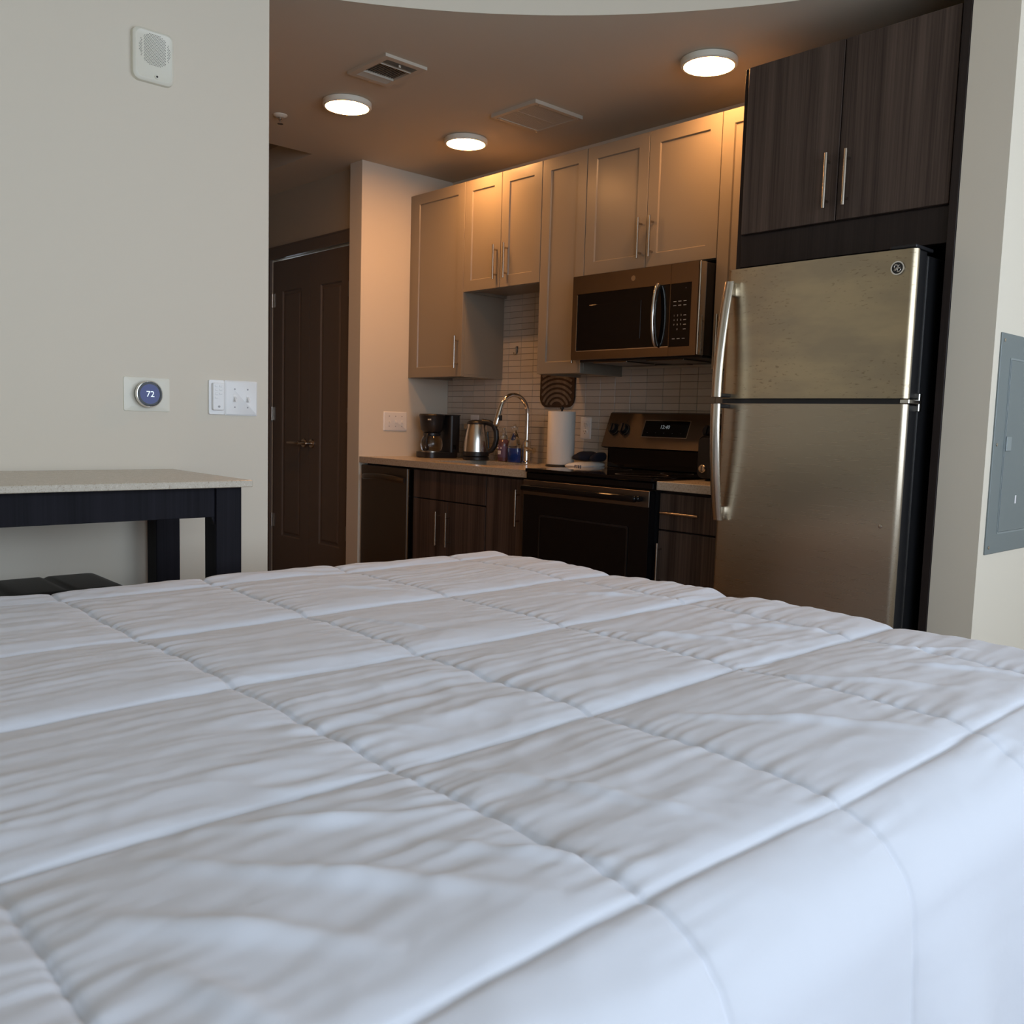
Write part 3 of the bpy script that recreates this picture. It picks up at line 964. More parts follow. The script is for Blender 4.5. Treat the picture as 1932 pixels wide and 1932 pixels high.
# ------------------------------------------------------------------ ceiling fittings
def lamp():
    t = thing('ceiling_light', 'x', 'ceiling light', (0, 0, ZC), 'round warm ceiling lights over the kitchen')
    build('rim', MB().lathe((0, 0, ZC), [(.104, 0), (.110, -.004), (.110, -.020), (.106, -.025), (.0985, -.026), (.0985, -.020)], 56), 'white_plastic', t, 35)
    return t
lp = thing('ceiling_light', 'lit round ceiling light in front of the slatted air vent', 'ceiling light', (-.682, -1.228, ZC), 'round warm ceiling lights over the kitchen')
C0 = (-.682, -1.228, ZC)
build('rim', MB().lathe(C0, [(.106, 0), (.112, -.003), (.112, -.022), (.108, -.027), (.0995, -.0275), (.0995, -.022)], 64), 'ivory_plastic', lp, 35)
build('diffuser', MB().lathe(C0, [(.099, -.020), (.099, -.0265), (.060, -.0282), (.01, -.0288)], 64), 'lamp_glow', lp, 50)
copy_tree(lp, (-.700, -.500, ZC), 'lit round ceiling light above the sink, farthest of the three')
copy_tree(lp, (.812, -.500, ZC), 'lit round ceiling light nearest the dark refrigerator cabinet')

# slatted supply register
t = thing('air_vent', 'square ceiling register with three groups of slats', 'air vent', (-.22, -1.325, ZC))
vx0, vx1, vy0, vy1 = -.362, -.079, -1.430, -1.222
ix0, ix1, iy0, iy1 = -.335, -.108, -1.402, -1.250
build('frame', MB().prism_hole([(vx0, vy0), (vx1, vy0), (vx1, vy1), (vx0, vy1)], [(ix0, iy0), (ix1, iy0), (ix1, iy1), (ix0, iy1)], 'z', ZC - .012, ZC), 'vent_metal', t)
build('duct', MB().box(ix0, ix1, iy0, iy1, ZC - .0015, ZC - .0005), 'dark_hole', t)
def slat(x0, x1, y0, y1, tilt, ax):
    mb = MB()
    h = .010 if ax == 'y' else .0045
    if ax == 'y':   # runs along y, tilts in x
        mb.add([(x0, y0, ZC - .002), (x0, y1, ZC - .002), (x0 + tilt, y1, ZC - .002 - h), (x0 + tilt, y0, ZC - .002 - h),
                (x0 + .0012, y0, ZC - .002), (x0 + .0012, y1, ZC - .002), (x0 + tilt + .0012, y1, ZC - .002 - h), (x0 + tilt + .0012, y0, ZC - .002 - h)],
               [(0, 1, 2, 3), (4, 7, 6, 5), (0, 3, 7, 4), (1, 5, 6, 2), (0, 4, 5, 1), (3, 2, 6, 7)])
    else:
        mb.add([(x0, y0, ZC - .002), (x1, y0, ZC - .002), (x1, y0 + tilt, ZC - .002 - h), (x0, y0 + tilt, ZC - .002 - h),
                (x0, y0 + .0012, ZC - .002), (x1, y0 + .0012, ZC - .002), (x1, y0 + tilt + .0012, ZC - .002 - h), (x0, y0 + tilt + .0012, ZC - .002 - h)],
               [(0, 1, 2, 3), (4, 7, 6, 5), (0, 3, 7, 4), (1, 5, 6, 2), (0, 4, 5, 1), (3, 2, 6, 7)])
    build('slat', mb, 'vent_metal', t)
for k in range(4): slat(-.155 + .0098 * k, 0, iy0, iy1, .013, 'y')
for k in range(5): slat(-.322 + .0092 * k, 0, iy0, iy1, -.012, 'y')
for k in range(13): slat(-.280, -.162, iy0 + .0035 + .0115 * k, 0, -.003, 'x')
build('divider', MB().box(-.161, -.1575, iy0, iy1, ZC - .013, ZC - .002), 'vent_metal', t)
build('divider', MB().box(-.286, -.2825, iy0, iy1, ZC - .013, ZC - .002), 'vent_metal', t)
build('damper_lever', MB().box(-.124, -.121, -1.336, -1.326, ZC - .020, ZC - .010), 'vent_metal', t)
build('screw', MB().lathe((-.349, -1.326, ZC - .012), [(.004, 0), (.004, -.0015), (.002, -.002)], 12), 'nickel', t)

# exhaust grille
t = thing('exhaust_grille', 'square flat exhaust grille with fine bars above the sink area', 'air vent', (-.16, -.508, ZC))
gx0, gx1, gy0, gy1 = -.314, -.010, -.664, -.354
build('frame', MB().prism_hole([(gx0, gy0), (gx1, gy0), (gx1, gy1), (gx0, gy1)], [(gx0 + .024, gy0 + .024), (gx1 - .024, gy0 + .024), (gx1 - .024, gy1 - .024), (gx0 + .024, gy1 - .024)], 'z', ZC - .016, ZC), 'vent_metal', t)
build('backing', MB().box(gx0 + .022, gx1 - .022, gy0 + .022, gy1 - .022, ZC - .004, ZC - .001), 'dark_hole', t)
bm_ = MB()
nbar = 34
for k in range(nbar):
    yy = gy0 + .024 + (gy1 - gy0 - .048) * (k + .5) / nbar
    bm_.box(gx0 + .024, gx1 - .024, yy - .0024, yy + .0024, ZC - .013, ZC - .007)
bm_.box((gx0 + gx1) / 2 - .003, (gx0 + gx1) / 2 + .003, gy0 + .024, gy1 - .024, ZC - .0138, ZC - .007)
o = build('bars', bm_, 'vent_metal', t); o['kind'] = 'stuff'
for (sx, sy) in ((gx0 + .012, gy0 + .03), (gx1 - .012, gy0 + .03), (gx1 - .012, gy1 - .02), (gx0 + .012, gy1 - .02)):
    build('screw', MB().lathe((sx, sy, ZC - .016), [(.0045, 0), (.0045, -.002), (.002, -.003)], 12), 'chrome', t)

# sprinkler
t = thing('fire_sprinkler', 'small ceiling sprinkler head at the edge of the left wall', 'sprinkler', (-1.085, -1.352, ZC))
build('escutcheon', MB().lathe((-1.085, -1.352, ZC), [(.034, 0), (.034, -.003), (.022, -.011), (.012, -.012)], 28), 'ivory_plastic', t, 30)
build('head', MB().lathe((-1.085, -1.352, ZC), [(.009, -.010), (.009, -.022), (.0045, -.026), (.0045, -.040), (.006, -.042)], 16), 'nickel', t, 30)
build('deflector', MB().lathe((-1.085, -1.352, ZC), [(.014, -.041), (.014, -.0425)], 16), 'nickel', t)

# ------------------------------------------------------------------ left wall fittings (on plane x = XL, facing +x)
t = thing('alarm_speaker', 'off-white fire alarm speaker high on the left wall', 'alarm', (XL, -2.470, 2.125))
ay0, ay1, az0, az1 = -2.533, -2.407, 2.128, 2.282
def xprism_stack(rings):
    """rings: list of (x, poly) joined front to back; first ring on the wall"""
    mb = MB(); n = len(rings[0][1])
    vs = [(x, p[0], p[1]) for x, pl_ in rings for p in pl_]
    fs = []
    for r in range(len(rings) - 1):
        for i in range(n):
            j = (i + 1) % n
            fs.append((r * n + i, r * n + j, (r + 1) * n + j, (r + 1) * n + i))
    fs += [tuple(reversed(range(n))), tuple((len(rings) - 1) * n + i for i in range(n))]
    return mb.add(vs, fs)
def rr(i, r): return rrect(ay0 + i, ay1 - i, az0 + i, az1 - i, r, 7)
body = build('body', xprism_stack([(XL, rr(0, .022)), (XL + .014, rr(.001, .022)), (XL + .020, rr(.006, .020)), (XL + .021, rr(.009, .018)), (XL + .0195, rr(.012, .016))]), 'ivory_plastic', t, 35)
hm = MB()
cy, cz, R0 = -2.468, 2.222, .048
for a in range(-14, 15):
    for b2 in range(-14, 15):
        yy = a * .0046 + (.0023 if b2 % 2 else 0); zz = b2 * .0040
        if yy * yy + zz * zz < R0 * R0 and abs(abs(yy) - .0365) > .0022:
            vs = [(XL + .0199, cy + yy + .0013 * math.cos(2 * PI * q / 6), cz + zz + .0013 * math.sin(2 * PI * q / 6)) for q in range(6)]
            hm.add(vs, [tuple(range(6))])
o = build('grille_holes', hm, 'dark_hole', t, recalc=False); o['kind'] = 'stuff'
build('screw', MB().lathe((XL + .019, -2.463, 2.146), [(.0065, 0), (.0065, .004), (.0045, .004)], 18, 'x'), 'ivory_plastic', t)
build('screw_head', MB().lathe((XL + .023, -2.463, 2.146), [(.0032, 0), (.0032, .0008)], 12, 'x'), 'dark_hole', t)

t = thing('thermostat', 'round steel-ringed thermostat with blue screen reading 72', 'thermostat', (XL, -2.495, 1.187))
py0_, py1_, pz0_, pz1_ = -2.567, -2.423, 1.135, 1.241
build('back_plate', xprism_stack([(XL, rrect(py0_, py1_, pz0_, pz1_, .006)), (XL + .003, rrect(py0_ + .001, py1_ - .001, pz0_ + .001, pz1_ - .001, .006)), (XL + .0065, rrect(py0_ + .022, py1_ - .022, pz0_ + .014, pz1_ - .014, .004))]), 'ivory_plastic', t, 20)
tc = (XL + .006, -2.497, 1.189)
build('base_ring', MB().lathe(tc, [(.036, 0), (.0385, .002), (.0385, .010), (.036, .012)], 48, 'x'), 'black_plastic', t, 30)
build('ring', MB().lathe(tc, [(.038, .011), (.0415, .014), (.0415, .023), (.0398, .0255), (.0382, .0258), (.0380, .020)], 48, 'x'), 'steel_trim', t, 35)
build('bezel', MB().lathe(tc, [(.0378, .022), (.0378, .0262), (.030, .0266)], 48, 'x'), 'black_gloss', t, 35)
ds = build('display', MB().lathe(tc, [(.0305, .024), (.0305, .0268), (.004, .0270)], 48, 'x'), 'screen_blue', t, 35)
build('reading', text_mb('72', .026, (tc[0] + .0274, tc[1] + .001, tc[2] - .001), (0, 1, 0), (0, 0, 1), .0002), 'digit_glow', ds, recalc=False)

t = thing('wall_remote', 'slim white fan remote in a cradle beside the light switches', 'remote control', (XL, -2.269, 1.188))
build('cradle', xprism_stack([(XL, rrect(-2.2955, -2.2415, 1.132, 1.245, .005)), (XL + .006, rrect(-2.2955, -2.2415, 1.132, 1.245, .005)), (XL + .007, rrect(-2.294, -2.243, 1.1335, 1.2435, .004))]), 'white_plastic', t, 30)
rm = build('remote_body', xprism_stack([(XL + .006, rrect(-2.286, -2.246, 1.146, 1.236, .006)), (XL + .015, rrect(-2.286, -2.246, 1.146, 1.236, .006)), (XL + .017, rrect(-2.284, -2.248, 1.148, 1.234, .005))]), 'white_plastic', t, 30)
for r in range(4):
    for q in range(2):
        if r == 3 and q == 1: continue
        build('key', MB().box(XL + .0165, XL + .0185, -2.279 + .015 * q, -2.269 + .015 * q, 1.222 - .0125 * r, 1.229 - .0125 * r, .001), 'white_plastic', rm)
build('indicator', MB().lathe((XL + .0168, -2.265, 1.158), [(.0038, 0), (.0038, .0012)], 14, 'x'), 'grey_print', rm)

def xplate(t, y0, y1, z0, z1, tog, mat='white_plastic'):
    build('plate', xprism_stack([(XL, rrect(y0, y1, z0, z1, .005)), (XL + .003, rrect(y0, y1, z0, z1, .005)), (XL + .006, rrect(y0 + .005, y1 - .005, z0 + .005, z1 - .005, .004))]), mat, t, 25)
    zc = (z0 + z1) / 2
    for y in tog:
        build('toggle', MB().box(XL + .005, XL + .0065, y - .006, y + .006, zc - .013, zc + .013, .0005).prism([(XL + .006, zc - .006), (XL + .020, zc - .012), (XL + .020, zc - .004), (XL + .006, zc + .006)], 'y', y - .0035, y + .0035) if False else
              MB().box(XL + .005, XL + .0068, y - .006, y + .006, zc - .013, zc + .013, .0005).add(
                  [(XL + .006, y - .0035, zc - .005), (XL + .006, y + .0035, zc - .005), (XL + .006, y + .0035, zc + .007), (XL + .006, y - .0035, zc + .007),
                   (XL + .019, y - .003, zc - .012), (XL + .019, y + .003, zc - .012), (XL + .017, y + .003, zc - .004), (XL + .017, y - .003, zc - .004)],
                  [(0, 1, 2, 3), (4, 5, 6, 7), (0, 1, 5, 4), (1, 2, 6, 5), (2, 3, 7, 6), (3, 0, 4, 7)]), mat, t)
        for s in (-1, 1):
            build('screw', MB().lathe((XL + .0058, y, zc + s * .030), [(.0028, 0), (.0028, .0008)], 10, 'x'), 'grey_print', t)
t = thing('light_switch', 'double white toggle light switch near the end of the left wall', 'light switch', (XL, -2.182, 1.188))
xplate(t, -2.240, -2.123, 1.130, 1.246, (-2.205, -2.159))

# wing wall triple switch (plane x = XW)
t = thing('light_switch', 'triple white switch plate on the warm-lit wing wall', 'light switch', (XW, -.402, 1.123))
def yz_plate(x, y0, y1, z0, z1):
    return xprism_stack([(x, rrect(y0, y1, z0, z1, .005)), (x + .003, rrect(y0, y1, z0, z1, .005)), (x + .006, rrect(y0 + .005, y1 - .005, z0 + .005, z1 - .005, .004))])
build('plate', yz_plate(XW, -.487, -.317, 1.066, 1.180), 'white_plastic', t, 25)
for y in (-.448, -.402, -.356):
    build('toggle', MB().box(XW + .005, XW + .018, y - .0035, y + .0035, 1.112, 1.128, .002), 'white_plastic', t)
    for s in (-1, 1):
        build('screw', MB().lathe((XW + .0058, y, 1.123 + s * .030), [(.0035, 0), (.0035, .001)], 10, 'x'), 'grey_print', t)

# outlets on the backsplash (facing -y)
def outlet(label, xc, zc):
    t = thing('wall_outlet', label, 'outlet', (xc, -.0065, zc))
    y = -.0068
    def ring(y_, i): return [(p[0], y_, p[1]) for p in rrect(xc - .038 + i, xc + .038 - i, zc - .058 + i, zc + .058 - i, .005)]
    vs = ring(y, 0) + ring(y - .003, 0) + ring(y - .006, .005)
    n = len(vs) // 3
    fs = [tuple(range(n)), tuple(2 * n + i for i in range(n))]
    for r in range(2):
        for i in range(n):
            j = (i + 1) % n
            fs.append((r * n + i, r * n + j, (r + 1) * n + j, (r + 1) * n + i))
    build('plate', MB().add(vs, fs), 'white_plastic', t, 25)
    for s in (-1, 1):
        sk = build('socket', MB().lathe((xc, y - .005, zc + s * .0195), [(.0165, 0), (.0165, .003), (.015, .0036)], 24, 'y', sy=.86), 'white_plastic', t, 30)
        for dx, hh in ((-.006, .008), (.006, .0065)):
            build('slot', MB().box(xc + dx - .0012, xc + dx + .0012, y - .0092, y - .0084, zc + s * .0195 + .002 - hh / 2, zc + s * .0195 + .002 + hh / 2 + .002), 'dark_hole', sk)
        build('slot', MB().lathe((xc, y - .0085, zc + s * .0195 - .008), [(.0024, 0), (.0024, .0007)], 10, 'y'), 'dark_hole', sk)
    build('screw', MB().lathe((xc, y - .0058, zc), [(.0028, 0), (.0028, .0008)], 10, 'y'), 'grey_print', t)
outlet('white wall outlet on the tiles between paper towel and range', -.236, 1.118)
outlet('white wall outlet half hidden behind the kettle', -1.155, 1.118)
# adhesive hook
t = thing('wall_hook', 'small metal hook stuck on the tiles above the sink', 'hook', (-.797, -.0065, 1.54))
build('pad', MB().box(-.806, -.788, -.010, -.0066, 1.535, 1.572, .001), 'clear_plastic', t)
build('hook', MB().tube([(-.797, -.011, 1.562), (-.797, -.012, 1.535), (-.797, -.016, 1.524), (-.797, -.024, 1.522), (-.797, -.030, 1.528), (-.797, -.031, 1.537)], .0028, 10), 'nickel', t, 50)

# arched-groove board hanging on the tiles
t = thing('wooden_board', 'dark wooden board with arched ridges hanging on the tiles', 'cutting board', (-.452, -.012, 1.226))
bx0, bx1, bz0, bz1 = -.583, -.322, 1.226, 1.600
out_ = rrect(bx0, bx1, bz0, bz1, .055, 8)
build('slab', MB().prism(out_, 'y', -.019, -.0072), 'board_wood', t)
acx, acz = -.448, 1.218
for k in range(1, 13):
    r0 = .030 * k - .014; r1 = r0 + .0165
    mb = MB(); vs = []; fs = []; run = 0
    def inside(px, pz):
        i = .010
        x0_, x1_, z0_, z1_ = bx0 + i, bx1 - i, bz0 + i, bz1 - i
        if not (x0_ < px < x1_ and z0_ < pz < z1_): return False
        r = .048
        qx = max(x0_ + r - px, px - x1_ + r, 0); qz = max(z0_ + r - pz, pz - z1_ + r, 0)
        return qx * qx + qz * qz < r * r
    prev = None
    for q in range(91):
        a = PI * q / 90
        p0 = (acx + r0 * math.cos(a), acz + r0 * .86 * math.sin(a)); p1 = (acx + r1 * math.cos(a), acz + r1 * .86 * math.sin(a))
        if r0 < .01: p0 = (acx, acz + .012)
        if inside(*p0) and inside(*p1):
            b0 = len(vs)
            vs += [(p0[0], -.0185, p0[1]), (p0[0] , -.0215, p0[1]), (p1[0], -.0215, p1[1]), (p1[0], -.0185, p1[1])]
            if prev is not None:
                for s in range(4):
                    fs.append((prev + s, prev + (s + 1) % 4, b0 + (s + 1) % 4, b0 + s))
            prev = b0
        else:
            prev = None
    if fs:
        build('ridge', mb.add(vs, fs), 'board_ridge', t)
build('hanging_loop', MB().tube([(-.452, -.013, 1.59), (-.458, -.012, 1.63), (-.452, -.011, 1.645), (-.446, -.012, 1.63), (-.452, -.013, 1.59)], .002, 8), 'rubber', t)

# ------------------------------------------------------------------ things on the counter (z = .914)
ZK = .914
# coffee maker
t = thing('coffee_maker', 'black drip coffee maker with glass carafe by the wing wall', 'coffee maker', (-1.25, -.215, ZK))
cx, cy = -1.250, -.215
hc = (cx, cy - .045, ZK)
build('base', MB().prism(rrect(cx - .082, cx + .082, cy - .122, cy + .115, .05), 'z', ZK + .002, ZK + .034), 'black_plastic', t, 40)
build('tank', MB().prism(rrect(cx - .080, cx + .080, cy + .035, cy + .115, .024), 'z', ZK + .033, ZK + .252), 'black_plastic', t, 40)
build('brew_head', MB().lathe(hc, [(.050, .150), (.064, .165), (.070, .200), (.077, .245), (.079, .250), (.070, .254)], 32), 'black_plastic', t, 35)
build('lid', MB().lathe(hc, [(.078, .251), (.074, .258), (.04, .260)], 32).box(cx - .078, cx + .078, cy + .02, cy + .113, ZK + .2525, ZK + .258, .003), 'black_plastic', t, 35)
build('brand_plate', MB().box(cx + .040, cx + .062, cy - .108, cy - .100, ZK + .222, ZK + .230), 'label_grey', t)
build('warming_plate', MB().lathe(hc, [(.060, .034), (.060, .038), (.055, .039)], 32), 'nickel', t, 35)
cf = build('carafe', MB().lathe(hc, [(.046, .040), (.058, .044), (.066, .070), (.062, .105), (.048, .132), (.047, .136)], 32), 'carafe_glass', t, 60)
build('collar', MB().lathe(hc, [(.0475, .128), (.052, .132), (.052, .146), (.046, .149)], 32), 'black_plastic', cf, 35)
def cp_(a, z): return (hc[0] + .55 * a, hc[1] - .83 * a, ZK + z)
build('carafe_handle', MB().tube([cp_(.048, .138), cp_(.080, .136), cp_(.094, .105), cp_(.086, .070), cp_(.064, .056)], [.009] * 5, 10, flat=(1.2, .8)), 'black_plastic', cf, 50)
build('switch', MB().box(cx + .081, cx + .085, cy + .055, cy + .075, ZK + .05, ZK + .08, .0015), 'black_gloss', t)

# kettle
t = thing('electric_kettle', 'stainless electric kettle with black handle and lid', 'kettle', (-.928, -.185, ZK))
kx, ky = -.928, -.185
build('power_base', MB().lathe((kx, ky, ZK), [(.072, .001), (.076, .004), (.076, .018), (.070, .022)], 36), 'black_plastic', t, 35)
build('lower_band', MB().lathe((kx, ky, ZK), [(.070, .022), (.0755, .026), (.0755, .046), (.074, .050)], 36), 'black_plastic', t, 35)
build('body', MB().lathe((kx, ky, ZK), [(.0740, .050), (.0735, .070), (.0700, .120), (.0620, .170), (.0545, .203), (.0530, .207)], 40), 'kettle_steel', t, 60)
build('lid', MB().lathe((kx, ky, ZK), [(.0540, .206), (.0550, .210), (.0520, .220), (.034, .229), (.012, .232)], 36), 'black_plastic', t, 50)
hx, hy = .80, .60      # handle direction in the plane (towards the range side)
def kp(r, z): return (kx + hx * r, ky + hy * r, ZK + z)
build('handle', MB().tube([kp(.030, .222), kp(.070, .218), kp(.100, .205), kp(.116, .170), kp(.119, .125), kp(.109, .085), kp(.092, .058), kp(.070, .048)],
      [.016, .017, .017, .016, .0155, .015, .014, .012], 14, flat=(1.0, .85)), 'black_plastic', t, 60)
build('spout', MB().prism([(kx - hx * .046 - hy * .016, ky - hy * .046 + hx * .016), (kx - hx * .075, ky - hy * .075), (kx - hx * .046 + hy * .016, ky - hy * .046 - hx * .016)], 'z', ZK + .178, ZK + .206), 'kettle_steel', t)
build('level_window', MB().tube([kp(.074, .070), kp(.066, .165)], .006, 8), 'black_gloss', t, 50)
cdp = [(kx - .01, ky + .075, ZK + .012), (kx - .06, ky + .10, ZK + .008), (kx - .105, ky + .095, ZK + .010), (kx - .135, ky + .06, ZK + .03), (kx - .145, ky + .04, ZK + .065),
       (kx - .150, ky + .07, ZK + .095), (kx - .165, ky + .115, ZK + .085), (kx - .19, ky + .14, ZK + .11), (kx - .235, ky + .145, ZK + .165)]
cp2 = []
for i in range(len(cdp) - 1):
    for k in range(5):
        u = k / 5
        p0 = Vector(cdp[max(i - 1, 0)]); p1 = Vector(cdp[i]); p2 = Vector(cdp[i + 1]); p3 = Vector(cdp[min(i + 2, len(cdp) - 1)])
        cp2.append(.5 * ((2 * p1) + (p2 - p0) * u + (2 * p0 - 5 * p1 + 4 * p2 - p3) * u * u + (3 * p1 - p0 - 3 * p2 + p3) * u ** 3))
cp2.append(Vector(cdp[-1]))
build('power_cord', MB().tube(cp2, .0032, 8), 'rubber', t, 60)

# hand soap bottle (berry coloured, pump top)
sx, sy = -.764, -.118
t = thing('soap_bottle', 'berry-coloured foaming hand soap bottle with clear pump', 'bottle', (sx, sy, ZK))
build('bottle', MB().lathe((sx, sy, ZK), [(.026, .001), (.032, .004), (.034, .030), (.032, .075), (.033, .100), (.026, .122), (.017, .128)], 28), 'berry_soap', t, 50)
build('label_band', MB().lathe((sx, sy, ZK), [(.0330, .022), (.0346, .028), (.0330, .078), (.0326, .088)], 28), 'label_purple', t, 50)
mb = MB()
for s in (-1, 1):
    mb.box(sx + s * .013 - .005, sx + s * .013 + .005, sy - .0350, sy - .030, ZK + .072, ZK + .080, .002)
mb.box(sx - .012, sx + .012, sy - .0352, sy - .031, ZK + .040, ZK + .062, .003)
build('label_print', mb, 'label_white', t)
build('pump', MB().lathe((sx, sy, ZK), [(.020, .127), (.022, .132), (.021, .146), (.012, .152), (.0085, .155), (.0085, .180), (.010, .183), (.010, .190)], 20), 'clear_plastic', t, 40)
build('nozzle', MB().tube([(sx, sy, ZK + .186), (sx - .014, sy - .030, ZK + .188), (sx - .016, sy - .036, ZK + .183)], .0055, 10), 'clear_plastic', t, 40)

# blue dish soap bottle
sx, sy = -.664, -.128
t = thing('dish_soap_bottle', 'clear dish soap bottle half full of blue liquid', 'bottle', (sx, sy, ZK))
E1 = dict(n=28, sx=1.0, sy=.62)
build('liquid', MB().lathe((sx, sy, ZK), [(.043, .001), (.047, .005), (.047, .078), (.0465, .080)], **E1), 'blue_liquid', t, 40)
build('bottle', MB().lathe((sx, sy, ZK), [(.0465, .0805), (.0455, .090), (.036, .125), (.022, .158), (.013, .172), (.012, .182)], **E1), 'clear_plastic', t, 50)
build('cap', MB().lathe((sx, sy, ZK), [(.014, .180), (.016, .184), (.016, .196), (.008, .200), (.006, .210), (.005, .211)], 20), 'clear_plastic', t, 40)
# small bottle behind it
sx, sy = -.735, -.060
t = thing('small_bottle', 'small dark bottle with white label behind the blue dish soap', 'bottle', (sx, sy, ZK))
build('bottle', MB().lathe((sx, sy, ZK), [(.020, .001), (.0235, .004), (.0235, .112), (.017, .126), (.009, .131)], 24), 'blue_liquid', t, 50)
build('label_band', MB().lathe((sx, sy, ZK), [(.0236, .080), (.0240, .083), (.0240, .104), (.0236, .107)], 24), 'label_white', t, 50)
build('cap', MB().lathe((sx, sy, ZK), [(.011, .130), (.011, .140), (.006, .146), (.004, .156), (.003, .157)], 16), 'label_white', t, 40)

# paper towel on a stand
px, py = -.245, -.185
t = thing('paper_towel_roll', 'white paper towel roll on a black stand beside the range', 'paper towel', (px, py, ZK))
build('stand_base', MB().lathe((px, py, ZK), [(.078, .001), (.078, .006), (.074, .009)], 36), 'black_iron', t, 35)
build('stand_rod', MB().lathe((px, py, ZK), [(.005, .008), (.005, .295), (.009, .299), (.010, .305), (.006, .311), (.002, .312)], 16), 'black_iron', t, 50)
n = 48
rings = []
prof = [(.0195, .012), (.0705, .012), (.0715, .014), (.0715, .284), (.0705, .286), (.0195, .286)]
vs = []; fs = []
for (r, h) in prof:
    for k in range(n):
        a = 2 * PI * k / n
        vs.append((px + r * math.cos(a), py + r * math.sin(a), ZK + h))
for i in range(len(prof)):
    i2 = (i + 1) % len(prof)
    for k in range(n):
        j = (k + 1) % n
        fs.append((i * n + k, i * n + j, i2 * n + j, i2 * n + k))
build('roll', MB().add(vs, fs), 'paper', t, 40)

# folded cloth and dark oven mitt
def soft(name, cx, cy, cz, lx, ly, lz, fn, mat, parent=None, n=40):
    """superellipsoid with a height function: fn(u, v) -> (scale, lift)"""
    vs = []; fs = []
    m_ = 14
    for i in range(m_ + 1):
        ph = -PI / 2 + PI * i / m_
        for k in range(n):
            th = 2 * PI * k / n
            c, s = math.cos(th), math.sin(th)
            e = .75
            x = math.copysign(abs(c) ** e, c); y = math.copysign(abs(s) ** e, s)
            w = abs(math.cos(ph)) ** .6
            z = math.copysign(abs(math.sin(ph)) ** .8, math.sin(ph))
            sc, lf = fn(x * w, y * w)
            vs.append((cx + lx * x * w * sc, cy + ly * y * w * sc, cz + lz * (z * .5 + .5) * lf))
    for i in range(m_):
        for k in range(n):
            j = (k + 1) % n
            fs.append((i * n + k, i * n + j, (i + 1) * n + j, (i + 1) * n + k))
    return build(name, MB().add(vs, fs), mat, parent, 70)
t = thing('dish_cloth', 'folded white dish cloth with blue print beside the range', 'cloth', (-.100, -.165, ZK))
soft('cloth', -.084, -.165, ZK + .0005, .070, .115, .030, lambda u, v: (1 + .06 * math.sin(5 * u + 3 * v), .85 + .25 * math.sin(4 * u - 2 * v) + .12 * u), 'paper', t)
mb = MB()
for k in range(4):
    mb.box(-.052 + .012 * k, -.045 + .012 * k, -.2805, -.2775 + .001, ZK + .010 + .002 * (k % 2), ZK + .020, .001)
build('print', mb, 'towel_print', t)
t = thing('oven_mitt', 'dark navy oven mitt lying on the white dish cloth', 'oven mitt', (-.105, -.135, ZK + .03))
soft('mitt', -.112, -.135, ZK + .036, .052, .070, .044, lambda u, v: (1 + .05 * math.sin(6 * u), .95 + .2 * math.sin(3 * u + 1)), 'navy_cloth', t)
soft('thumb', -.036, -.125, ZK + .036, .030, .050, .050, lambda u, v: (1, .8 + .35 * u), 'navy_cloth', t)

# toaster at the far end of the short counter
tx0, tx1, ty0, ty1 = .790, .985, -.420, -.135
t = thing('toaster', 'black toaster with chrome knob, mostly hidden behind the refrigerator handle', 'toaster', ((tx0 + tx1) / 2, -.28, ZK))
build('body', MB().prism(rrect(tx0, tx1, ZK + .014, ZK + .190, .030, 6), 'y', ty0 + .006, ty1), 'black_gloss', t, 35)
build('end_panel', MB().prism(rrect(tx0 + .003, tx1 - .003, ZK + .012, ZK + .182, .026, 6), 'y', ty0, ty0 + .0055), 'black_plastic', t, 35)
kb = build('knob', MB().lathe((tx0 + .033, ty0, ZK + .052), [(.0175, 0), (.0175, .010), (.0150, .014), (.010, .0145)], 28, 'y'), 'chrome', t, 30)
build('knob_mark', MB().box(tx0 + .0315, tx0 + .0345, ty0 - .0160, ty0 - .0143, ZK + .040, ZK + .064), 'black_plastic', kb)
build('lever', MB().box(tx0 + .075, tx0 + .115, ty0 - .022, ty0 - .002, ZK + .110, ZK + .122, .003), 'chrome', t)
build('slot', MB().box(tx0 + .050, tx0 + .075, ty0 + .04, ty1 - .04, ZK + .1895, ZK + .1915), 'dark_hole', t)
build('slot', MB().box(tx1 - .075, tx1 - .050, ty0 + .04, ty1 - .04, ZK + .1895, ZK + .1915), 'dark_hole', t)
for fx in (tx0 + .03, tx1 - .03):
    for fy in (ty0 + .04, ty1 - .04):
        build('foot', MB().lathe((fx, fy, ZK), [(.012, .0005), (.012, .013), (.010, .015)], 14), 'rubber', t, 30)

# ------------------------------------------------------------------ breaker panel on the passage wall (x = XS1, facing +x)
t = thing('breaker_panel', 'grey steel electrical breaker panel on the passage wall', 'electrical panel', (XS1, -.43, .77))
ey0, ey1, ez0, ez1 = -.616, -.245, .768, 1.450
build('cover', xprism_stack([(XS1, rrect(ey0, ey1, ez0, ez1, .002, 2)), (XS1 + .004, rrect(ey0, ey1, ez0, ez1, .002, 2)), (XS1 + .0055, rrect(ey0 + .002, ey1 - .002, ez0 + .002, ez1 - .002, .002, 2))]), 'panel_grey', t)
dy0, dy1, dz0, dz1 = -.530, -.300, .835, 1.372
build('door_rim', MB().prism_hole(rrect(dy0 - .006, dy1 + .006, dz0 - .006, dz1 + .006, .004, 2), rrect(dy0 - .001, dy1 + .001, dz0 - .001, dz1 + .001, .003, 2), 'x', XS1 + .0055, XS1 + .0068), 'panel_edge', t)
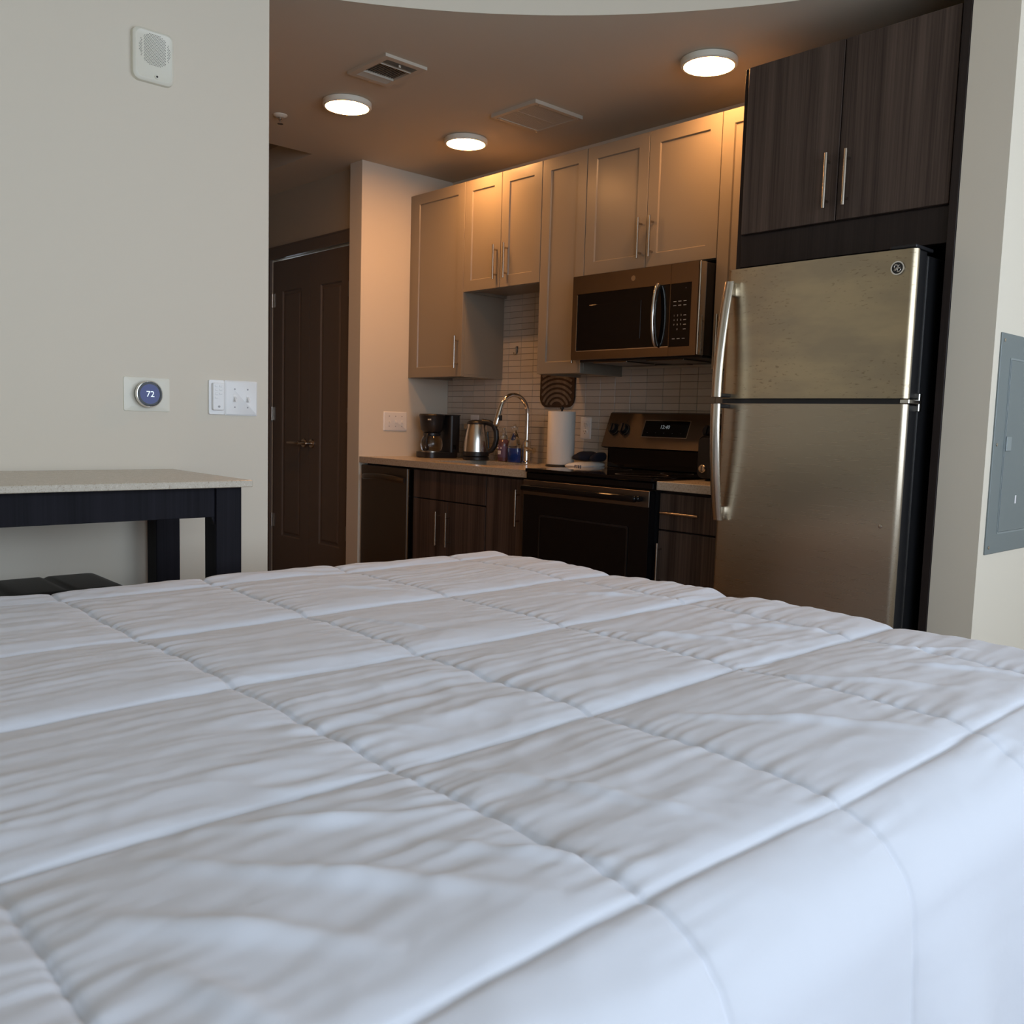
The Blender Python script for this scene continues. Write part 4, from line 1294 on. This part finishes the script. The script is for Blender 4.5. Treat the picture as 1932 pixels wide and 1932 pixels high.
dd_ = build('door', MB().box(XS1 + .0056, XS1 + .0085, dy0, dy1, dz0, dz1, .001), 'panel_grey', t)
lt = build('latch', MB().box(XS1 + .0086, XS1 + .0125, dy0 + .002, dy0 + .042, 1.090, 1.136, .002), 'panel_edge', dd_)
build('warning_label', MB().box(XS1 + .0086, XS1 + .0089, dy0 + .120, dy0 + .131, .922, .948), 'label_white', dd_)
for (sy_, sz_) in ((ey0 + .022, ez0 + .022), (ey0 + .022, ez1 - .022), (ey0 + .022, 1.110), (ey1 - .022, ez0 + .022), (ey1 - .022, ez1 - .022)):
    build('screw', MB().lathe((XS1 + .0053, sy_, sz_), [(.0055, 0), (.0055, .002), (.003, .003)], 14, 'x'), 'nickel', t, 30)

# ------------------------------------------------------------------ counter-height table by the left wall
t = thing('dining_table', 'tall black table with speckled beige stone top', 'table', (.476, -3.2, 0))
TX0, TX1, TY0, TY1, TZ = .203, .755, -4.10, -2.416, .954
build('tabletop', MB().box(TX0, TX1, TY0, TY1, TZ - .019, TZ, .0025, 2), 'table_quartz', t)
LX1, LX0, LY1, LY0 = .722, .225, -2.434, -4.08
lw = .074
for (a, b2) in ((LX1 - lw, LY1 - lw), (LX0, LY1 - lw), (LX1 - lw, LY0), (LX0, LY0)):
    build('leg', MB().box(a, a + lw, b2, b2 + lw, 0, TZ - .0195, .002), 'black_wood', t)
az0_, az1_ = .852, TZ - .0195
build('apron', MB().box(LX1 - .030, LX1 - .008, LY0 + lw, LY1 - lw, az0_, az1_, .001), 'black_wood', t)
build('apron', MB().box(LX0 + .008, LX0 + .030, LY0 + lw, LY1 - lw, az0_, az1_, .001), 'black_wood', t)
build('apron', MB().box(LX0 + lw, LX1 - lw, LY1 - .030, LY1 - .008, az0_ + .06, az1_, .001), 'black_wood', t)
build('apron', MB().box(LX0 + lw, LX1 - lw, LY0 + .008, LY0 + .030, az0_ + .06, az1_, .001), 'black_wood', t)
br = MB().add([(LX1 - .036, LY1 - lw, az0_ + .002), (LX1 - .010, LY1 - lw, az0_ + .002), (LX1 - .010, LY1 - lw, az0_ - .022), (LX1 - .036, LY1 - lw, az0_ - .022),
               (LX1 - .036, LY1 - lw - .010, az0_ + .002), (LX1 - .010, LY1 - lw - .010, az0_ + .002)],
              [(0, 1, 2, 3), (0, 4, 5, 1), (4, 3, 2, 5), (0, 3, 4), (1, 5, 2)])
build('corner_brace', br, 'black_wood', t)

# black padded stool in front of the table
cx, cy, sz = .600, -2.880, .690
t = thing('bar_stool', 'black leather padded stool tucked under the tall table', 'stool', (cx, cy, 0))
vs = []; fs = []
N = 28
hw = .155
for i in range(N + 1):
    for j in range(N + 1):
        u = -1 + 2 * i / N; v = -1 + 2 * j / N
        e = max(abs(u), abs(v))
        edge = (1 - max(0, (abs(u) - .72) / .28) ** 2.4) * (1 - max(0, (abs(v) - .72) / .28) ** 2.4)
        z = sz - .062 + .060 * max(edge, 0) ** .55
        z -= .005 * math.exp(-(v / .025) ** 2) * edge
        vs.append((cx + hw * u, cy + hw * v, z))
for i in range(N):
    for j in range(N):
        a = i * (N + 1) + j
        fs.append((a, a + 1, a + N + 2, a + N + 1))
mb = MB().add(vs, fs)
mb.box(cx - hw, cx + hw, cy - hw, cy + hw, sz - .085, sz - .0615, .004)
st = build('seat', mb, 'leather', t, 60, recalc=False)
build('button', MB().lathe((cx, cy, sz - .016), [(.012, 0), (.012, .004), (.006, .008)], 16), 'leather', st, 40)
for (a, b2) in ((-1, -1), (1, -1), (-1, 1), (1, 1)):
    build('leg', MB().add([(cx + a * (hw - .012) + p * .016 + q * a * .02 * 0, cy + b2 * (hw - .012) + r * .016, z) for z, q in ((0, 1), (sz - .085, 0)) for p, r in ((-1, -1), (1, -1), (1, 1), (-1, 1))],
          [(0, 1, 2, 3), (4, 5, 6, 7), (0, 1, 5, 4), (1, 2, 6, 5), (2, 3, 7, 6), (3, 0, 4, 7)]), 'black_wood', t)
for b2 in (-1, 1):
    build('stretcher', MB().box(cx - hw + .028, cx + hw - .028, cy + b2 * (hw - .012) - .009, cy + b2 * (hw - .012) + .009, .22, .25, .002), 'black_wood', t)

# ------------------------------------------------------------------ bed and comforter
BX0, BX1, BY0, BY1, BZ = .985, 2.605, -5.10, -1.735, .725
t = thing('bed', 'bed with mattress under the white comforter', 'bed', (1.8, -3.0, 0))
build('mattress', MB().prism(rrect(BX0 + .035, BX1 - .035, BY0 + .02, BY1 - .035, .09, 8), 'z', .36, BZ - .045), 'mattress_fabric', t, 40)
build('box_base', MB().box(BX0 + .05, BX1 - .05, BY0 + .03, BY1 - .05, .14, .359, .01), 'bedframe', t)
for a in (BX0 + .10, BX1 - .16):
    for b2 in (BY0 + .1, -3.4, BY1 - .16):
        build('leg', MB().box(a, a + .06, b2, b2 + .06, 0, .141, .004), 'black_wood', t)

def perlin(x, y, seed=0):
    r = np.random.default_rng(seed)
    perm = r.permutation(256)
    ang = r.uniform(0, 2 * np.pi, 256)
    gx, gy = np.cos(ang), np.sin(ang)
    xi = np.floor(x).astype(int); yi = np.floor(y).astype(int)
    xf = x - xi; yf = y - yi
    def g(ix, iy, dx, dy):
        h = perm[(perm[ix & 255] + iy) & 255]
        return gx[h] * dx + gy[h] * dy
    u = xf ** 3 * (xf * (xf * 6 - 15) + 10); v = yf ** 3 * (yf * (yf * 6 - 15) + 10)
    n00 = g(xi, yi, xf, yf); n10 = g(xi + 1, yi, xf - 1, yf); n01 = g(xi, yi + 1, xf, yf - 1); n11 = g(xi + 1, yi + 1, xf - 1, yf - 1)
    return (n00 * (1 - u) + n10 * u) * (1 - v) + (n01 * (1 - u) + n11 * u) * v

HANG = .56
# seam positions in unrolled sheet coordinates (x across, y along)
XSEAM = np.array([.62, 1.03, 1.45, 1.835, 2.245, 2.622, 3.25])
YSEAM = np.array([-5.10, -4.68, -4.24, -3.83, -3.415, -2.995, -2.655, -2.28, -1.89, -1.50])
nx, ny = 720, 860
s = np.linspace(BX0 - HANG, BX1 + HANG, nx)
tt = np.concatenate([np.linspace(-4.9, -3.7, 130, endpoint=False), np.linspace(-3.7, BY1 + HANG, ny - 130)])
S, T = np.meshgrid(s, tt, indexing='ij')
# slight waviness of seams
Sw = S + .012 * perlin(S * 1.3 + 5, T * 1.7, 3) + .004 * perlin(S * 6, T * 6, 9)
Tw = T + .016 * perlin(S * 1.5, T * 1.1 + 9, 4) + .005 * perlin(S * 5 + 3, T * 5, 10)
def seam_dist(a, seams):
    d = np.full(a.shape, 9.0)
    for q in seams: d = np.minimum(d, np.abs(a - q))
    return d
dx = seam_dist(Sw, XSEAM); dy = seam_dist(Tw, YSEAM)
sd = np.full(Sw.shape, 9.0)
for q in XSEAM: sd = np.where(np.abs(Sw - q) < np.abs(sd), Sw - q, sd)
kx_ = np.where(sd < 0, .020, .060)
puff = (1 - np.exp(-dx / kx_)) * (.45 + .55 * (1 - np.exp(-dy / .016)))
puff = .0115 * puff
puff -= (1 - .6 * np.clip((S - 2.66) / .08, 0, 1)) * (.0030 * np.exp(-(dx / .004) ** 2) + .0040 * np.exp(-(dy / .0035) ** 2))
# gathers: short folds crossing the X-running seams, long folds along Y
gath = perlin(S * 62, T * 7.0, 21) * np.exp(-dy / .05)
gath2 = perlin(S * 38 + 2.5 * perlin(S * 3, T * 3, 5), T * 3.4, 22)
gath3 = perlin(S * 17 + 1.8 * perlin(S * 2, T * 2, 6), T * 2.2 + S * 1.2, 23)
mod = .45 + .9 * np.clip(perlin(S * 1.7 + 3, T * 1.5, 24) + .25, 0, 1)
big = perlin(S * 2.3, T * 1.9, 25)
crum = np.abs(perlin(S * 11 + 1.5 * perlin(S * 5, T * 5, 31), T * 7, 26)) * -1
crum2 = np.abs(perlin(S * 19 + 1.2 * perlin(S * 6, T * 6, 33) - T * 6, T * 15 + S * 4, 34))
side = np.clip((S - 2.66) / .08, 0, 1)          # the draped side is smoother
amp = 1 - .80 * side
h = puff + amp * (.0042 * gath + .0034 * mod * gath2 + .0060 * mod * gath3 + .0042 * mod * crum - .0030 * mod * crum2) + .008 * big
# sharp diagonal creases towards the near corner
def crease(x0, y0, x1, y1, w, a):
    vx, vy = x1 - x0, y1 - y0
    L = math.hypot(vx, vy)
    u = ((S - x0) * vx + (T - y0) * vy) / L ** 2
    d = ((S - x0) * -vy + (T - y0) * vx) / L + .012 * perlin(S * 7, T * 7, 40) 
    env = np.clip(1 - np.abs(u - .5) * 2, 0, 1) ** .7
    return a * env * np.exp(-(d / w) ** 2)
for c in ((2.30, -3.30, 2.58, -3.05, .014, .010), (2.36, -3.38, 2.56, -3.20, .016, .010), (2.42, -3.10, 2.60, -2.95, .012, .007), (2.28, -2.95, 2.60, -2.80, .012, .006),
          (2.32, -2.60, 2.60, -2.35, .012, .007), (2.30, -2.30, 2.55, -2.10, .012, .006), (1.55, -2.10, 1.85, -1.85, .010, .006), (1.90, -2.30, 2.22, -2.05, .012, .006),
          (2.00, -2.05, 2.22, -1.86, .010, .006), (2.40, -2.05, 2.58, -1.90, .010, .007), (2.30, -1.98, 2.45, -1.80, .008, .006), (1.20, -2.50, 1.42, -2.30, .010, .005),
          (2.26, -3.25, 2.40, -3.00, .013, .008), (2.46, -3.36, 2.60, -3.30, .012, .008), (1.50, -2.62, 1.80, -2.50, .010, .005)):
    h = h + crease(*c)
# roll the sheet over the rounded edges of the mattress
R = .105
qx = np.where(S < BX0, S - BX0, np.where(S > BX1, S - BX1, 0.0))
qy = np.where(T > BY1, T - BY1, 0.0)
dd = np.hypot(qx, qy)
nxn = np.where(dd > 1e-9, qx / np.maximum(dd, 1e-9), 0); nyn = np.where(dd > 1e-9, qy / np.maximum(dd, 1e-9), 0)
q = R * PI / 2
ang = np.minimum(dd / R, PI / 2)
hr = R * np.sin(ang) + np.maximum(dd - q, 0) * .10
vr = R * (1 - np.cos(ang)) + np.maximum(dd - q, 0) * .995
nz = np.cos(ang); nh = np.sin(ang)
# hanging folds along the drop
drop = np.clip((dd - q) / .25, 0, 1)
fold = .018 * drop * np.sin((np.where(np.abs(nyn) > np.abs(nxn), S, T)) * 14 + 3 * perlin(S * 2, T * 2, 50))
X = np.clip(S, BX0, BX1) + nxn * (hr + fold) + nxn * nh * h
Y = np.minimum(T, BY1) + nyn * (hr + fold) + nyn * nh * h
Z = BZ - vr + h * nz - .010 * np.clip(1 - np.minimum(np.minimum(S - BX0, BX1 - S), BY1 - T) / .25, 0, 1) * (dd <= 0) * 0
V = np.stack([X, Y, Z], -1).reshape(-1, 3)
org = np.array([1.8, -3.0, .70])
me = bpy.data.meshes.new('comforter')
nv = nx * ny
me.vertices.add(nv)
me.vertices.foreach_set('co', (V - org).astype(np.float32).ravel())
I, J = np.meshgrid(np.arange(nx - 1), np.arange(ny - 1), indexing='ij')
a = (I * ny + J).ravel()
quads = np.stack([a, a + ny, a + ny + 1, a + 1], -1).astype(np.int32)
nf = len(quads)
me.loops.add(nf * 4)
me.loops.foreach_set('vertex_index', quads.ravel())
me.polygons.add(nf)
me.polygons.foreach_set('loop_start', np.arange(0, nf * 4, 4, dtype=np.int32))
me.polygons.foreach_set('loop_total', np.full(nf, 4, dtype=np.int32))
me.polygons.foreach_set('use_smooth', np.ones(nf, dtype=bool))
me.update(calc_edges=True)
me.materials.append(M['comforter_cotton'])
cf = bpy.data.objects.new('comforter', me)
link(cf)
cf.location = org
tag(cf, 'white box-quilted comforter spread wrinkled over the bed', 'comforter')
